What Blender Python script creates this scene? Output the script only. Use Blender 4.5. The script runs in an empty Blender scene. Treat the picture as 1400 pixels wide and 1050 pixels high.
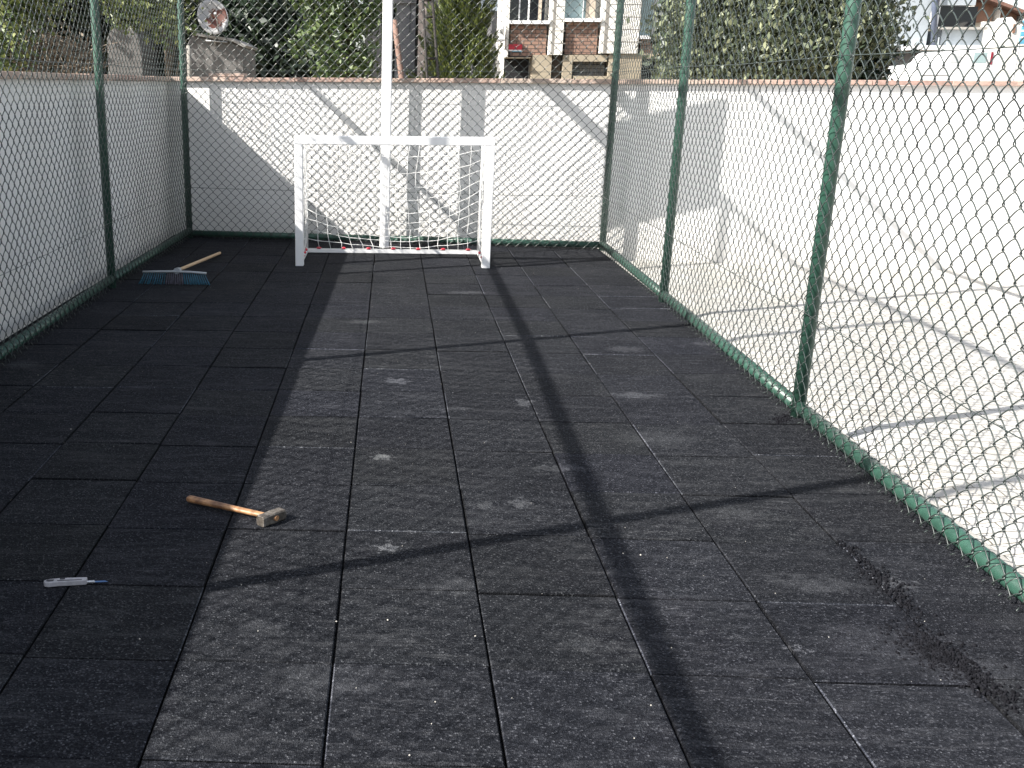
import bpy, bmesh, math, random
import numpy as np
from mathutils import Vector, Matrix
random.seed(7)
RNG = np.random.default_rng(11)
PI = math.pi
sc = bpy.context.scene
COL = sc.collection

# ------------------------------------------------------------------ camera data (world: X right, Y away, Z up; metres)
CAM = np.array([0.15816, 0.0, 1.77205])
R_ = np.array([0.99928339, 0.03738935, 0.00589349])
U_ = np.array([-0.01623912, 0.28284696, 0.95902757])
F_ = np.array([-0.03419046, 0.95843603, -0.28325144])
FPX, PPX, PPY = 1384.2, 482.1, 525.0

def ray(px, py):
    return (px - PPX) / FPX * R_ - (py - PPY) / FPX * U_ + F_

def at(px, py, Y):
    """the point seen at a spot of the photograph on the vertical plane Y metres away"""
    w = ray(px, py)
    return CAM + w * (Y / w[1])

def gnd(px, py, z=0.0):
    w = ray(px, py)
    return CAM + w * ((z - CAM[2]) / w[2])

# ------------------------------------------------------------------ materials
def new_mat(name):
    m = bpy.data.materials.new(name)
    m.use_nodes = True
    nt = m.node_tree
    b = nt.nodes['Principled BSDF']
    return m, nt, b

def N(nt, t, **kw):
    n = nt.nodes.new(t)
    for k, v in kw.items():
        setattr(n, k, v)
    return n

def ramp(nt, stops, interp='LINEAR'):
    r = nt.nodes.new('ShaderNodeValToRGB')
    r.color_ramp.interpolation = interp
    e = r.color_ramp.elements
    while len(e) < len(stops):
        e.new(0.5)
    for i, (p, c) in enumerate(stops):
        e[i].position = p
        e[i].color = (c, c, c, 1) if isinstance(c, (int, float)) else (*c, 1)
    return r

def noise_tex(nt, coord, scale, detail=4, rough=0.55, stretch=None, dist=0.0):
    n = nt.nodes.new('ShaderNodeTexNoise')
    n.inputs['Scale'].default_value = scale
    n.inputs['Detail'].default_value = detail
    n.inputs['Roughness'].default_value = rough
    n.inputs['Distortion'].default_value = dist
    if stretch:
        mp = nt.nodes.new('ShaderNodeMapping')
        mp.inputs['Scale'].default_value = stretch
        nt.links.new(coord, mp.inputs['Vector'])
        coord = mp.outputs['Vector']
    nt.links.new(coord, n.inputs['Vector'])
    return n

def mixc(nt, fac, a, b, mode='MIX'):
    m = nt.nodes.new('ShaderNodeMix')
    m.data_type = 'RGBA'
    m.blend_type = mode
    for s, v in (('Factor', fac), ('A', a), ('B', b)):
        sock = [i for i in m.inputs if i.name == s and (i.type == 'RGBA' or s == 'Factor' and i.type == 'VALUE')][0]
        if hasattr(v, 'is_linked') or hasattr(v, 'links'):
            nt.links.new(v, sock)
        elif isinstance(v, (int, float)):
            sock.default_value = v if s == 'Factor' else (v, v, v, 1)
        else:
            sock.default_value = (*v, 1)
    return [o for o in m.outputs if o.type == 'RGBA'][0]

def math_(nt, op, a, b=None, clamp=False):
    n = nt.nodes.new('ShaderNodeMath')
    n.operation = op
    n.use_clamp = clamp
    for i, v in enumerate((a, b)):
        if v is None:
            continue
        if hasattr(v, 'links'):
            nt.links.new(v, n.inputs[i])
        else:
            n.inputs[i].default_value = v
    return n.outputs[0]

def bump(nt, b, h, strength, dist):
    n = nt.nodes.new('ShaderNodeBump')
    n.inputs['Strength'].default_value = strength
    n.inputs['Distance'].default_value = dist
    nt.links.new(h, n.inputs['Height'])
    nt.links.new(n.outputs['Normal'], b.inputs['Normal'])
    return n

def obj_coord(nt):
    return nt.nodes.new('ShaderNodeTexCoord').outputs['Object']

def plain(name, col, rough=0.6, metal=0.0, var=0.12, scale=9.0, bumps=0.0, bscale=60.0, spec=0.5):
    """one paint or material with uneven tone, never one flat colour"""
    m, nt, b = new_mat(name)
    co = obj_coord(nt)
    n = noise_tex(nt, co, scale, 5, 0.6)
    r = ramp(nt, [(0.3, tuple(c * (1 - var) for c in col)), (0.7, tuple(min(1, c * (1 + var)) for c in col))])
    nt.links.new(n.outputs['Fac'], r.inputs['Fac'])
    nt.links.new(r.outputs['Color'], b.inputs['Base Color'])
    b.inputs['Roughness'].default_value = rough
    b.inputs['Metallic'].default_value = metal
    b.inputs['Specular IOR Level'].default_value = spec
    if bumps:
        n2 = noise_tex(nt, co, bscale, 4, 0.6)
        bump(nt, b, n2.outputs['Fac'], bumps, 0.01)
    return m

def leaf_mat(name, dark, mid, light, trans=0.22):
    m, nt, b = new_mat(name)
    g = nt.nodes.new('ShaderNodeNewGeometry')
    r = ramp(nt, [(0.0, dark), (0.55, mid), (1.0, light)])
    nt.links.new(g.outputs['Random Per Island'], r.inputs['Fac'])
    nt.links.new(r.outputs['Color'], b.inputs['Base Color'])
    b.inputs['Roughness'].default_value = 0.42
    b.inputs['Specular IOR Level'].default_value = 0.45
    t = nt.nodes.new('ShaderNodeBsdfTranslucent')
    nt.links.new(r.outputs['Color'], t.inputs['Color'])
    mx = nt.nodes.new('ShaderNodeMixShader')
    mx.inputs['Fac'].default_value = trans
    nt.links.new(b.outputs[0], mx.inputs[1])
    nt.links.new(t.outputs[0], mx.inputs[2])
    nt.links.new(mx.outputs[0], nt.nodes['Material Output'].inputs['Surface'])
    return m

def rubber_mat():
    m, nt, b = new_mat('black_rubber')
    co = obj_coord(nt)
    # granules of ground rubber; the palest tones also imitate sun glints
    v = nt.nodes.new('ShaderNodeTexVoronoi')
    v.inputs['Scale'].default_value = 190
    nt.links.new(co, v.inputs['Vector'])
    sep = nt.nodes.new('ShaderNodeSeparateColor')
    nt.links.new(v.outputs['Color'], sep.inputs['Color'])
    gr = ramp(nt, [(0.0, (0.0090, 0.0100, 0.0126)), (0.48, (0.0175, 0.0187, 0.0218)), (0.78, (0.033, 0.0345, 0.038)), (0.95, (0.072, 0.073, 0.076)), (1.0, (0.17, 0.169, 0.167))])
    nt.links.new(sep.outputs[0], gr.inputs['Fac'])
    # dust rubbed into the surface: broad clouds, streaks across the tiles, fine grain
    n1 = noise_tex(nt, co, 1.7, 6, 0.62, dist=0.4)
    n2 = noise_tex(nt, co, 5.5, 7, 0.7, stretch=(0.45, 2.6, 1), dist=0.9)
    n3 = noise_tex(nt, co, 150, 3, 0.6)
    d1 = ramp(nt, [(0.42, 0.0), (0.75, 1.0)])
    nt.links.new(n1.outputs['Fac'], d1.inputs['Fac'])
    d2 = ramp(nt, [(0.50, 0.0), (0.70, 1.0)])
    nt.links.new(n2.outputs['Fac'], d2.inputs['Fac'])
    d3 = ramp(nt, [(0.40, 0.0), (0.68, 1.0)])
    nt.links.new(n3.outputs['Fac'], d3.inputs['Fac'])
    s = math_(nt, 'ADD', math_(nt, 'MULTIPLY', d1.outputs[0], 0.22), math_(nt, 'MULTIPLY', d2.outputs[0], 0.85))
    s = math_(nt, 'MULTIPLY', s, math_(nt, 'ADD', math_(nt, 'MULTIPLY', d3.outputs[0], 0.75), 0.25), True)
    c = mixc(nt, s, gr.outputs['Color'], (0.105, 0.104, 0.103))
    n4 = noise_tex(nt, co, 15, 5, 0.7, stretch=(0.5, 2.6, 1), dist=1.1)
    d4 = ramp(nt, [(0.56, 0.0), (0.70, 1.0)])
    nt.links.new(n4.outputs['Fac'], d4.inputs['Fac'])
    n5 = noise_tex(nt, co, 1.1, 3, 0.5)
    d5 = ramp(nt, [(0.36, 0.0), (0.58, 1.0)])
    nt.links.new(n5.outputs['Fac'], d5.inputs['Fac'])
    k4 = math_(nt, 'MULTIPLY', math_(nt, 'MULTIPLY', d4.outputs[0], d5.outputs[0]), math_(nt, 'ADD', math_(nt, 'MULTIPLY', d3.outputs[0], 0.5), 0.2), True)
    c = mixc(nt, k4, c, (0.24, 0.235, 0.225))
    # spilled cement dust and shoe scuffs with a shape of their own
    wob = noise_tex(nt, co, 22, 4, 0.65)
    wv = nt.nodes.new('ShaderNodeVectorMath'); wv.operation = 'SUBTRACT'
    nt.links.new(wob.outputs['Color'], wv.inputs[0]); wv.inputs[1].default_value = (0.5, 0.5, 0.5)
    ws = nt.nodes.new('ShaderNodeVectorMath'); ws.operation = 'SCALE'
    nt.links.new(wv.outputs[0], ws.inputs[0]); ws.inputs['Scale'].default_value = 0.26
    wa = nt.nodes.new('ShaderNodeVectorMath'); wa.operation = 'ADD'
    nt.links.new(co, wa.inputs[0]); nt.links.new(ws.outputs[0], wa.inputs[1])
    total = None
    stains = [((870, 540), .2, .06, .5), ((980, 470), .22, .07, .5), ((760, 640), .15, .05, .4), ((1230, 800), .1, .05, .5), ((1120, 800), .2, .07, .35), ((620, 560), .14, .05, .4), ((500, 440), .2, .06, .45), ((640, 400), .25, .07, .5), ((541, 521), .10, .075, .75), ((524, 625), .055, .05, 1.0), ((533, 748), .05, .05, .95), ((717, 550), .05, .08, .5),
              ((712, 687), .055, .05, .45), ((660, 690), .05, .05, .3), ((1092, 887), .035, .02, .8), ((1190, 880), .22, .13, .22),
              ((855, 478), .16, .08, .4), ((620, 800), .14, .06, .35), ((800, 880), .13, .05, .25), ((355, 860), .1, .06, .25),
              ((1010, 700), .16, .08, .3), ((30, 498), .16, .12, .3), ((900, 600), .25, .14, .2), ((440, 930), .2, .1, .2), ((1330, 920), .2, .12, .25)]
    for (p, rx, ry, k) in stains:
        g = gnd(*p)
        k = k * (.62 if rx > .09 else .95)
        sub = nt.nodes.new('ShaderNodeVectorMath'); sub.operation = 'SUBTRACT'
        nt.links.new(wa.outputs[0], sub.inputs[0]); sub.inputs[1].default_value = (g[0], g[1], 0)
        mul = nt.nodes.new('ShaderNodeVectorMath'); mul.operation = 'MULTIPLY'
        nt.links.new(sub.outputs[0], mul.inputs[0]); mul.inputs[1].default_value = (1 / rx, 1 / ry, 0)
        ln = nt.nodes.new('ShaderNodeVectorMath'); ln.operation = 'LENGTH'
        nt.links.new(mul.outputs[0], ln.inputs[0])
        f = math_(nt, 'MULTIPLY', math_(nt, 'MULTIPLY', math_(nt, 'SUBTRACT', 1.0, ln.outputs['Value'], True), 2.1, True), k)
        total = f if total is None else math_(nt, 'MAXIMUM', total, f)
    total = math_(nt, 'MULTIPLY', total, math_(nt, 'ADD', math_(nt, 'MULTIPLY', d3.outputs[0], 1.2), 0.35), True)
    c = mixc(nt, total, c, (0.275, 0.272, 0.262))
    # each tile has its own tone
    at_ = nt.nodes.new('ShaderNodeAttribute'); at_.attribute_name = 'tile_tone'
    c = mixc(nt, 1.0, c, at_.outputs['Color'], 'MULTIPLY')
    c = mixc(nt, 1.0, c, (2.80, 2.92, 3.22), 'MULTIPLY')
    nt.links.new(c, b.inputs['Base Color'])
    b.inputs['Roughness'].default_value = 0.9
    b.inputs['Specular IOR Level'].default_value = 0.10
    h = math_(nt, 'ADD', math_(nt, 'MULTIPLY', v.outputs['Distance'], 1.0), math_(nt, 'MULTIPLY', n3.outputs['Fac'], 0.8))
    bump(nt, b, h, 0.75, 0.0045)
    return m

def paver_mat():
    m, nt, b = new_mat('pale_pavers')
    co = obj_coord(nt)
    mp = nt.nodes.new('ShaderNodeMapping'); mp.inputs['Rotation'].default_value = (0, 0, math.radians(4))
    nz = noise_tex(nt, co, 6, 3, 0.5)
    wv = nt.nodes.new('ShaderNodeVectorMath'); wv.operation = 'SCALE'; wv.inputs['Scale'].default_value = 0.03
    nt.links.new(nz.outputs['Color'], wv.inputs[0])
    ad = nt.nodes.new('ShaderNodeVectorMath'); nt.links.new(co, ad.inputs[0]); nt.links.new(wv.outputs[0], ad.inputs[1])
    nt.links.new(ad.outputs[0], mp.inputs['Vector'])
    br = nt.nodes.new('ShaderNodeTexBrick')
    br.inputs['Scale'].default_value = 1.0
    br.inputs['Brick Width'].default_value = 0.205
    br.inputs['Row Height'].default_value = 0.105
    br.inputs['Mortar Size'].default_value = 0.0045
    br.inputs['Mortar Smooth'].default_value = 0.4
    br.inputs['Color1'].default_value = (0.50, 0.49, 0.465, 1)
    br.inputs['Color2'].default_value = (0.44, 0.43, 0.405, 1)
    br.inputs['Mortar'].default_value = (0.12, 0.11, 0.09, 1)
    nt.links.new(mp.outputs[0], br.inputs['Vector'])
    n2 = noise_tex(nt, co, 2.2, 5, 0.6)
    r2 = ramp(nt, [(0.35, (0.88, 0.865, 0.83)), (0.65, (1, 1, 1))])
    nt.links.new(n2.outputs['Fac'], r2.inputs['Fac'])
    c = mixc(nt, 1.0, br.outputs['Color'], r2.outputs['Color'], 'MULTIPLY')
    n3 = noise_tex(nt, co, 26, 4, 0.65)
    r3 = ramp(nt, [(0.66, 0.0), (0.74, 0.55)])
    nt.links.new(n3.outputs['Fac'], r3.inputs['Fac'])
    c = mixc(nt, r3.outputs['Color'], c, (0.33, 0.30, 0.25))
    nt.links.new(c, b.inputs['Base Color'])
    b.inputs['Roughness'].default_value = 0.85
    bump(nt, b, br.outputs['Fac'], -0.4, 0.004)
    return m

def wall_mat():
    m, nt, b = new_mat('white_render')
    co = obj_coord(nt)
    n1 = noise_tex(nt, co, 1.3, 6, 0.6, stretch=(1, 1, .45))
    r1 = ramp(nt, [(0.3, (0.74, 0.725, 0.70)), (0.62, (0.82, 0.81, 0.795))])
    nt.links.new(n1.outputs['Fac'], r1.inputs['Fac'])
    # splash stains near the ground
    sep = nt.nodes.new('ShaderNodeSeparateXYZ'); nt.links.new(co, sep.inputs[0])
    n2 = noise_tex(nt, co, 7, 5, 0.65)
    hz = math_(nt, 'SUBTRACT', 0.42, sep.outputs['Z'])
    k = math_(nt, 'MULTIPLY', math_(nt, 'ADD', hz, math_(nt, 'MULTIPLY', n2.outputs['Fac'], 0.5)), 0.55, True)
    k = math_(nt, 'SUBTRACT', k, 0.1, True)
    c = mixc(nt, k, r1.outputs['Color'], (0.52, 0.47, 0.40))
    nt.links.new(c, b.inputs['Base Color'])
    b.inputs['Roughness'].default_value = 0.9
    n3 = noise_tex(nt, co, 75, 5, 0.65)
    bump(nt, b, n3.outputs['Fac'], 0.35, 0.006)
    return m

def cap_mat():
    m, nt, b = new_mat('pink_stone')
    co = obj_coord(nt)
    g = nt.nodes.new('ShaderNodeNewGeometry')
    r0 = ramp(nt, [(0, (0.55, 0.46, 0.39)), (0.5, (0.50, 0.37, 0.31)), (1, (0.41, 0.28, 0.24))])
    nt.links.new(g.outputs['Random Per Island'], r0.inputs['Fac'])
    n = noise_tex(nt, co, 12, 6, 0.65)
    r = ramp(nt, [(0.35, (0.75, 0.72, 0.7)), (0.65, (1.05, 1.04, 1.03))])
    nt.links.new(n.outputs['Fac'], r.inputs['Fac'])
    c = mixc(nt, 1.0, r0.outputs['Color'], r.outputs['Color'], 'MULTIPLY')
    nt.links.new(c, b.inputs['Base Color'])
    b.inputs['Roughness'].default_value = 0.6
    return m

def brick_mat():
    m, nt, b = new_mat('brown_brick')
    co = obj_coord(nt)
    mp = nt.nodes.new('ShaderNodeMapping'); mp.inputs['Rotation'].default_value = (math.radians(90), 0, 0)
    nt.links.new(co, mp.inputs['Vector'])
    br = nt.nodes.new('ShaderNodeTexBrick')
    br.offset = 0.5
    br.inputs['Scale'].default_value = 1.0
    br.inputs['Brick Width'].default_value = 0.20
    br.inputs['Row Height'].default_value = 0.098
    br.inputs['Mortar Size'].default_value = 0.012
    br.inputs['Color1'].default_value = (0.30, 0.185, 0.135, 1)
    br.inputs['Color2'].default_value = (0.235, 0.145, 0.11, 1)
    br.inputs['Mortar'].default_value = (0.085, 0.06, 0.05, 1)
    nt.links.new(mp.outputs[0], br.inputs['Vector'])
    nt.links.new(br.outputs['Color'], b.inputs['Base Color'])
    b.inputs['Roughness'].default_value = 0.85
    return m

def wood_mat(name, a, c, rough=0.6, dirt=None):
    m, nt, b = new_mat(name)
    co = obj_coord(nt)
    n = noise_tex(nt, co, 14, 5, 0.6, stretch=(1.0, 9, 9))
    r = ramp(nt, [(0.3, a), (0.7, c)])
    nt.links.new(n.outputs['Fac'], r.inputs['Fac'])
    out = r.outputs['Color']
    if dirt:
        n2 = noise_tex(nt, co, 10, 4, 0.6)
        r2 = ramp(nt, [(0.45, 0.0), (0.62, 0.8)])
        nt.links.new(n2.outputs['Fac'], r2.inputs['Fac'])
        out = mixc(nt, r2.outputs['Color'], out, dirt)
    nt.links.new(out, b.inputs['Base Color'])
    b.inputs['Roughness'].default_value = rough
    bump(nt, b, n.outputs['Fac'], 0.2, 0.002)
    return m

def steel_mat():
    m, nt, b = new_mat('worn_steel')
    co = obj_coord(nt)
    n = noise_tex(nt, co, 45, 6, 0.65)
    r = ramp(nt, [(0.35, (0.055, 0.045, 0.036)), (0.52, (0.115, 0.10, 0.084)), (0.72, (0.24, 0.22, 0.20))])
    nt.links.new(n.outputs['Fac'], r.inputs['Fac'])
    nt.links.new(r.outputs['Color'], b.inputs['Base Color'])
    b.inputs['Metallic'].default_value = 0.25
    b.inputs['Roughness'].default_value = 0.5
    bump(nt, b, n.outputs['Fac'], 0.3, 0.003)
    return m

def dish_mat():
    m, nt, b = new_mat('rusty_dish')
    co = obj_coord(nt)
    n = noise_tex(nt, co, 5.5, 5, 0.65)
    sub = nt.nodes.new('ShaderNodeVectorMath'); sub.operation = 'DISTANCE'
    nt.links.new(co, sub.inputs[0]); sub.inputs[1].default_value = (0.1, 0.0, -0.03)
    k = math_(nt, 'ADD', math_(nt, 'MULTIPLY', sub.outputs['Value'], -2.6), math_(nt, 'MULTIPLY', n.outputs['Fac'], 1.7))
    r = ramp(nt, [(0.24, 0.0), (0.36, 1.0)])
    nt.links.new(k, r.inputs['Fac'])
    c = mixc(nt, r.outputs['Color'], (0.36, 0.36, 0.36), (0.085, 0.024, 0.014))
    nt.links.new(c, b.inputs['Base Color'])
    b.inputs['Roughness'].default_value = 0.6
    return m

def glass_mat(name, col):
    m, nt, b = new_mat(name)
    b.inputs['Base Color'].default_value = (*col, 1)
    b.inputs['Roughness'].default_value = 0.08
    b.inputs['Specular IOR Level'].default_value = 0.5
    return m

M = {}
M['rubber'] = rubber_mat()
M['paver'] = paver_mat()
M['wall'] = wall_mat()
M['cap'] = cap_mat()
M['brick'] = brick_mat()
M['green'] = plain('green_paint', (0.030, 0.080, 0.058), 0.36, var=0.22, scale=14)
M['wire'] = plain('green_coated_wire', (0.044, 0.056, 0.052), 0.30, var=0.2, scale=5, spec=0.6)
M['white_paint'] = plain('white_gloss_paint', (0.80, 0.80, 0.80), 0.35, var=0.03, scale=7)
M['white_rope'] = plain('white_rope', (0.72, 0.72, 0.70), 0.85)
M['red'] = plain('red_plastic', (0.50, 0.03, 0.05), 0.4)
M['concrete'] = plain('grey_concrete', (0.30, 0.29, 0.275), 0.9, var=0.2, scale=6, bumps=0.4)
M['kerb'] = plain('pale_concrete', (0.36, 0.345, 0.32), 0.9, var=0.15, scale=7, bumps=0.3)
M['earth'] = plain('dry_earth', (0.20, 0.16, 0.11), 0.95, var=0.3, scale=1.4, bumps=0.5, bscale=20)
M['hut'] = plain('rough_grey_concrete', (0.135, 0.13, 0.125), 0.95, var=0.3, scale=3, bumps=0.6, bscale=25)
M['steel'] = steel_mat()
M['dish'] = dish_mat()
M['galv'] = plain('galvanised_steel', (0.42, 0.42, 0.42), 0.45, 0.5)
M['bark'] = plain('bark', (0.10, 0.08, 0.06), 0.95, var=0.35, scale=8, bumps=0.8, bscale=30)
M['drybranch'] = plain('dry_branch', (0.22, 0.18, 0.14), 0.9, var=0.3, scale=8)
M['handle_wood'] = wood_mat('worn_hammer_wood', (0.25, 0.115, 0.05), (0.44, 0.25, 0.12), 0.5, dirt=(0.07, 0.026, 0.013))
M['broom_wood'] = wood_mat('pale_broom_wood', (0.50, 0.34, 0.20), (0.62, 0.44, 0.27), 0.55)
M['ladder_wood'] = wood_mat('dark_ladder_wood', (0.010, 0.008, 0.007), (0.02, 0.015, 0.012), 0.8)
M['red_wood'] = wood_mat('reddish_pole_wood', (0.14, 0.085, 0.065), (0.22, 0.135, 0.105), 0.8)
M['broom_plastic'] = plain('grey_plastic', (0.34, 0.36, 0.38), 0.5)
M['bristle'] = plain('blue_bristle', (0.035, 0.15, 0.23), 0.6, var=0.35, scale=25)
M['bristle_mid'] = plain('purple_grey_bristle', (0.11, 0.105, 0.14), 0.6, var=0.3, scale=25)
M['knife_grey'] = plain('grey_knife_plastic', (0.36, 0.35, 0.37), 0.45, var=0.2, scale=60)
M['knife_black'] = plain('black_rubber_grip', (0.03, 0.03, 0.035), 0.6)
M['blade'] = plain('knife_blade_steel', (0.62, 0.63, 0.65), 0.25, 0.8)
M['blue'] = plain('blue_plastic', (0.03, 0.10, 0.25), 0.3)
M['crumb'] = plain('rubber_crumb', (0.011, 0.0112, 0.0135), 0.95, var=0.5, scale=40, spec=0.03)
M['grit'] = plain('pale_grit', (0.28, 0.265, 0.24), 0.9)
M['chip'] = plain('white_chip', (0.42, 0.40, 0.36), 0.9)
M['facade'] = plain('white_facade', (0.74, 0.72, 0.67), 0.85, var=0.06, scale=2)
M['facade_line'] = plain('facade_joint', (0.25, 0.235, 0.21), 0.9)
M['beige'] = plain('beige_plinth', (0.36, 0.31, 0.23), 0.9, var=0.12, scale=3)
M['dark_glass'] = glass_mat('dark_glass', (0.012, 0.014, 0.02))
M['pale_glass'] = glass_mat('curtained_glass', (0.32, 0.42, 0.43))
M['curtain'] = plain('beige_curtain', (0.42, 0.36, 0.29), 0.8, var=0.25, scale=12)
M['dark'] = plain('dark_interior', (0.012, 0.012, 0.014), 0.9)
M['brown'] = plain('dark_brown_paint', (0.05, 0.04, 0.03), 0.8)
M['grey_house'] = plain('grey_render', (0.19, 0.19, 0.20), 0.9, var=0.15, scale=2)
M['blue_house'] = plain('blue_grey_render', (0.36, 0.40, 0.43), 0.85, var=0.14, scale=1.5)
M['tile_roof'] = plain('brown_roof', (0.20, 0.11, 0.085), 0.85, var=0.25, scale=9, bumps=0.4)
M['timber'] = plain('brown_panel', (0.22, 0.12, 0.08), 0.7, var=0.2, scale=3)
M['car_white'] = plain('white_car_paint', (0.78, 0.78, 0.78), 0.25, var=0.02)
M['tyre'] = plain('tyre_rubber', (0.02, 0.02, 0.02), 0.9)
M['sign_blue'] = plain('blue_banner', (0.10, 0.34, 0.48), 0.6, var=0.3, scale=4)
M['cream'] = plain('cream_door', (0.48, 0.38, 0.24), 0.7)
M['leaf_ivy'] = leaf_mat('olive_leaves', (0.045, 0.065, 0.040), (0.12, 0.145, 0.085), (0.29, 0.31, 0.19))
M['leaf_bright'] = leaf_mat('bright_leaves', (0.045, 0.075, 0.025), (0.115, 0.155, 0.05), (0.27, 0.30, 0.11), 0.22)
M['leaf_mid'] = leaf_mat('mid_green_leaves', (0.04, 0.07, 0.022), (0.075, 0.12, 0.035), (0.17, 0.22, 0.08))
M['leaf_shade'] = leaf_mat('shade_dark_leaves', (0.010, 0.018, 0.012), (0.020, 0.036, 0.020), (0.05, 0.075, 0.035), 0.1)  # near-black leaves: the shade of the gaps is painted into them
M['leaf_inner'] = leaf_mat('shade_dark_conifer_leaves', (0.008, 0.014, 0.006), (0.014, 0.024, 0.008), (0.03, 0.045, 0.015), 0.05)  # darkened to paint the shade inside the conifer
M['leaf_conifer'] = leaf_mat('conifer_sprays', (0.030, 0.048, 0.014), (0.090, 0.120, 0.032), (0.235, 0.265, 0.085), 0.06)

# ------------------------------------------------------------------ mesh helpers
def tag(o, label=None, cat=None, group=None, kind=None):
    if label: o['label'] = label
    if cat: o['category'] = cat
    if group: o['group'] = group
    if kind: o['kind'] = kind
    return o

def empty(name, loc=(0, 0, 0), label=None, cat=None, group=None, rz=0.0):
    o = bpy.data.objects.new(name, None)
    o.location = loc
    o.rotation_euler = (0, 0, rz)
    o.empty_display_size = 0.1
    COL.objects.link(o)
    return tag(o, label, cat, group)

def mesh_np(name, V, F4=None, F3=None, smooth=False):
    """fast mesh from arrays of quads and triangles"""
    me = bpy.data.meshes.new(name)
    V = np.asarray(V, dtype=np.float32)
    parts, starts, totals, s = [], [], [], 0
    for F, n in ((F4, 4), (F3, 3)):
        if F is None or len(F) == 0:
            continue
        F = np.asarray(F, dtype=np.int32)
        parts.append(F.ravel())
        starts.append(s + np.arange(len(F), dtype=np.int32) * n)
        totals.append(np.full(len(F), n, dtype=np.int32))
        s += F.size
    me.vertices.add(len(V)); me.vertices.foreach_set('co', V.ravel())
    L = np.concatenate(parts)
    me.loops.add(len(L)); me.loops.foreach_set('vertex_index', L)
    S = np.concatenate(starts)
    me.polygons.add(len(S)); me.polygons.foreach_set('loop_start', S)
    try:
        me.polygons.foreach_set('loop_total', np.concatenate(totals))
    except Exception:
        pass
    if smooth:
        me.polygons.foreach_set('use_smooth', np.ones(len(S), dtype=bool))
    me.update(calc_edges=True)
    me.validate()
    return me

def link(name, me, mat, parent=None):
    o = bpy.data.objects.new(name, me)
    if mat: me.materials.append(mat)
    COL.objects.link(o)
    if parent is not None:
        o.parent = parent
        o.matrix_parent_inverse = Matrix.Translation(-Vector(parent.location)) if parent.rotation_euler.z == 0 else Matrix.Identity(4)
    return o

class MB:
    """collects boxes, tubes and prisms into ONE mesh"""
    def __init__(s): s.v = []; s.f = []; s.sm = []
    def box(s, x0, x1, y0, y1, z0, z1, rot=None, about=None):
        n = len(s.v)
        P = [(x, y, z) for z in (z0, z1) for (x, y) in ((x0, y0), (x1, y0), (x1, y1), (x0, y1))]
        if rot is not None:
            c = Vector(about or ((x0 + x1) / 2, (y0 + y1) / 2, (z0 + z1) / 2))
            P = [tuple(rot @ (Vector(p) - c) + c) for p in P]
        s.v += P
        for q in ((3, 2, 1, 0), (4, 5, 6, 7), (0, 1, 5, 4), (1, 2, 6, 5), (2, 3, 7, 6), (3, 0, 4, 7)):
            s.f.append(tuple(n + i for i in q)); s.sm.append(False)
        return s
    def hexa(s, P):
        """8 points: four below, four above, same order"""
        n = len(s.v); s.v += [tuple(p) for p in P]
        for q in ((3, 2, 1, 0), (4, 5, 6, 7), (0, 1, 5, 4), (1, 2, 6, 5), (2, 3, 7, 6), (3, 0, 4, 7)):
            s.f.append(tuple(n + i for i in q)); s.sm.append(False)
        return s
    def prism(s, pts, d):
        """polygon pts (3-D) pushed along d"""
        n = len(s.v); k = len(pts); d = Vector(d)
        s.v += [tuple(Vector(p)) for p in pts] + [tuple(Vector(p) + d) for p in pts]
        s.f.append(tuple(range(n + k - 1, n - 1, -1))); s.sm.append(False)
        s.f.append(tuple(range(n + k, n + 2 * k))); s.sm.append(False)
        for i in range(k):
            j = (i + 1) % k
            s.f.append((n + i, n + j, n + k + j, n + k + i)); s.sm.append(False)
        return s
    def tube(s, pts, r, sides=12, caps=True, squash=1.0):
        pts = [Vector(p) for p in pts]; m = len(pts)
        rr = r if isinstance(r, (list, tuple)) else [r] * m
        n = len(s.v); up = None
        for i, p in enumerate(pts):
            t = (pts[min(i + 1, m - 1)] - pts[max(i - 1, 0)]).normalized()
            if up is None:
                a = Vector((0, 0, 1)) if abs(t.z) < 0.9 else Vector((1, 0, 0))
                up = (a - t * a.dot(t)).normalized()
            else:
                up = (up - t * up.dot(t)).normalized()
            w = t.cross(up)
            for k in range(sides):
                an = 2 * PI * k / sides
                s.v.append(tuple(p + (w * math.cos(an) + up * math.sin(an) * squash) * rr[i]))
        for i in range(m - 1):
            for k in range(sides):
                k2 = (k + 1) % sides
                s.f.append((n + i * sides + k, n + i * sides + k2, n + (i + 1) * sides + k2, n + (i + 1) * sides + k)); s.sm.append(True)
        if caps:
            s.f.append(tuple(n + k for k in range(sides - 1, -1, -1))); s.sm.append(False)
            s.f.append(tuple(n + (m - 1) * sides + k for k in range(sides))); s.sm.append(False)
        return s
    def build(s, name, mat, parent=None, bevel=0.0, seg=2):
        me = bpy.data.meshes.new(name)
        me.from_pydata(s.v, [], s.f)
        me.polygons.foreach_set('use_smooth', s.sm)
        me.update()
        o = link(name, me, mat, parent)
        if bevel:
            b = o.modifiers.new('bevel', 'BEVEL'); b.width = bevel; b.segments = seg; b.limit_method = 'ANGLE'
            b.harden_normals = False
        return o

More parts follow.
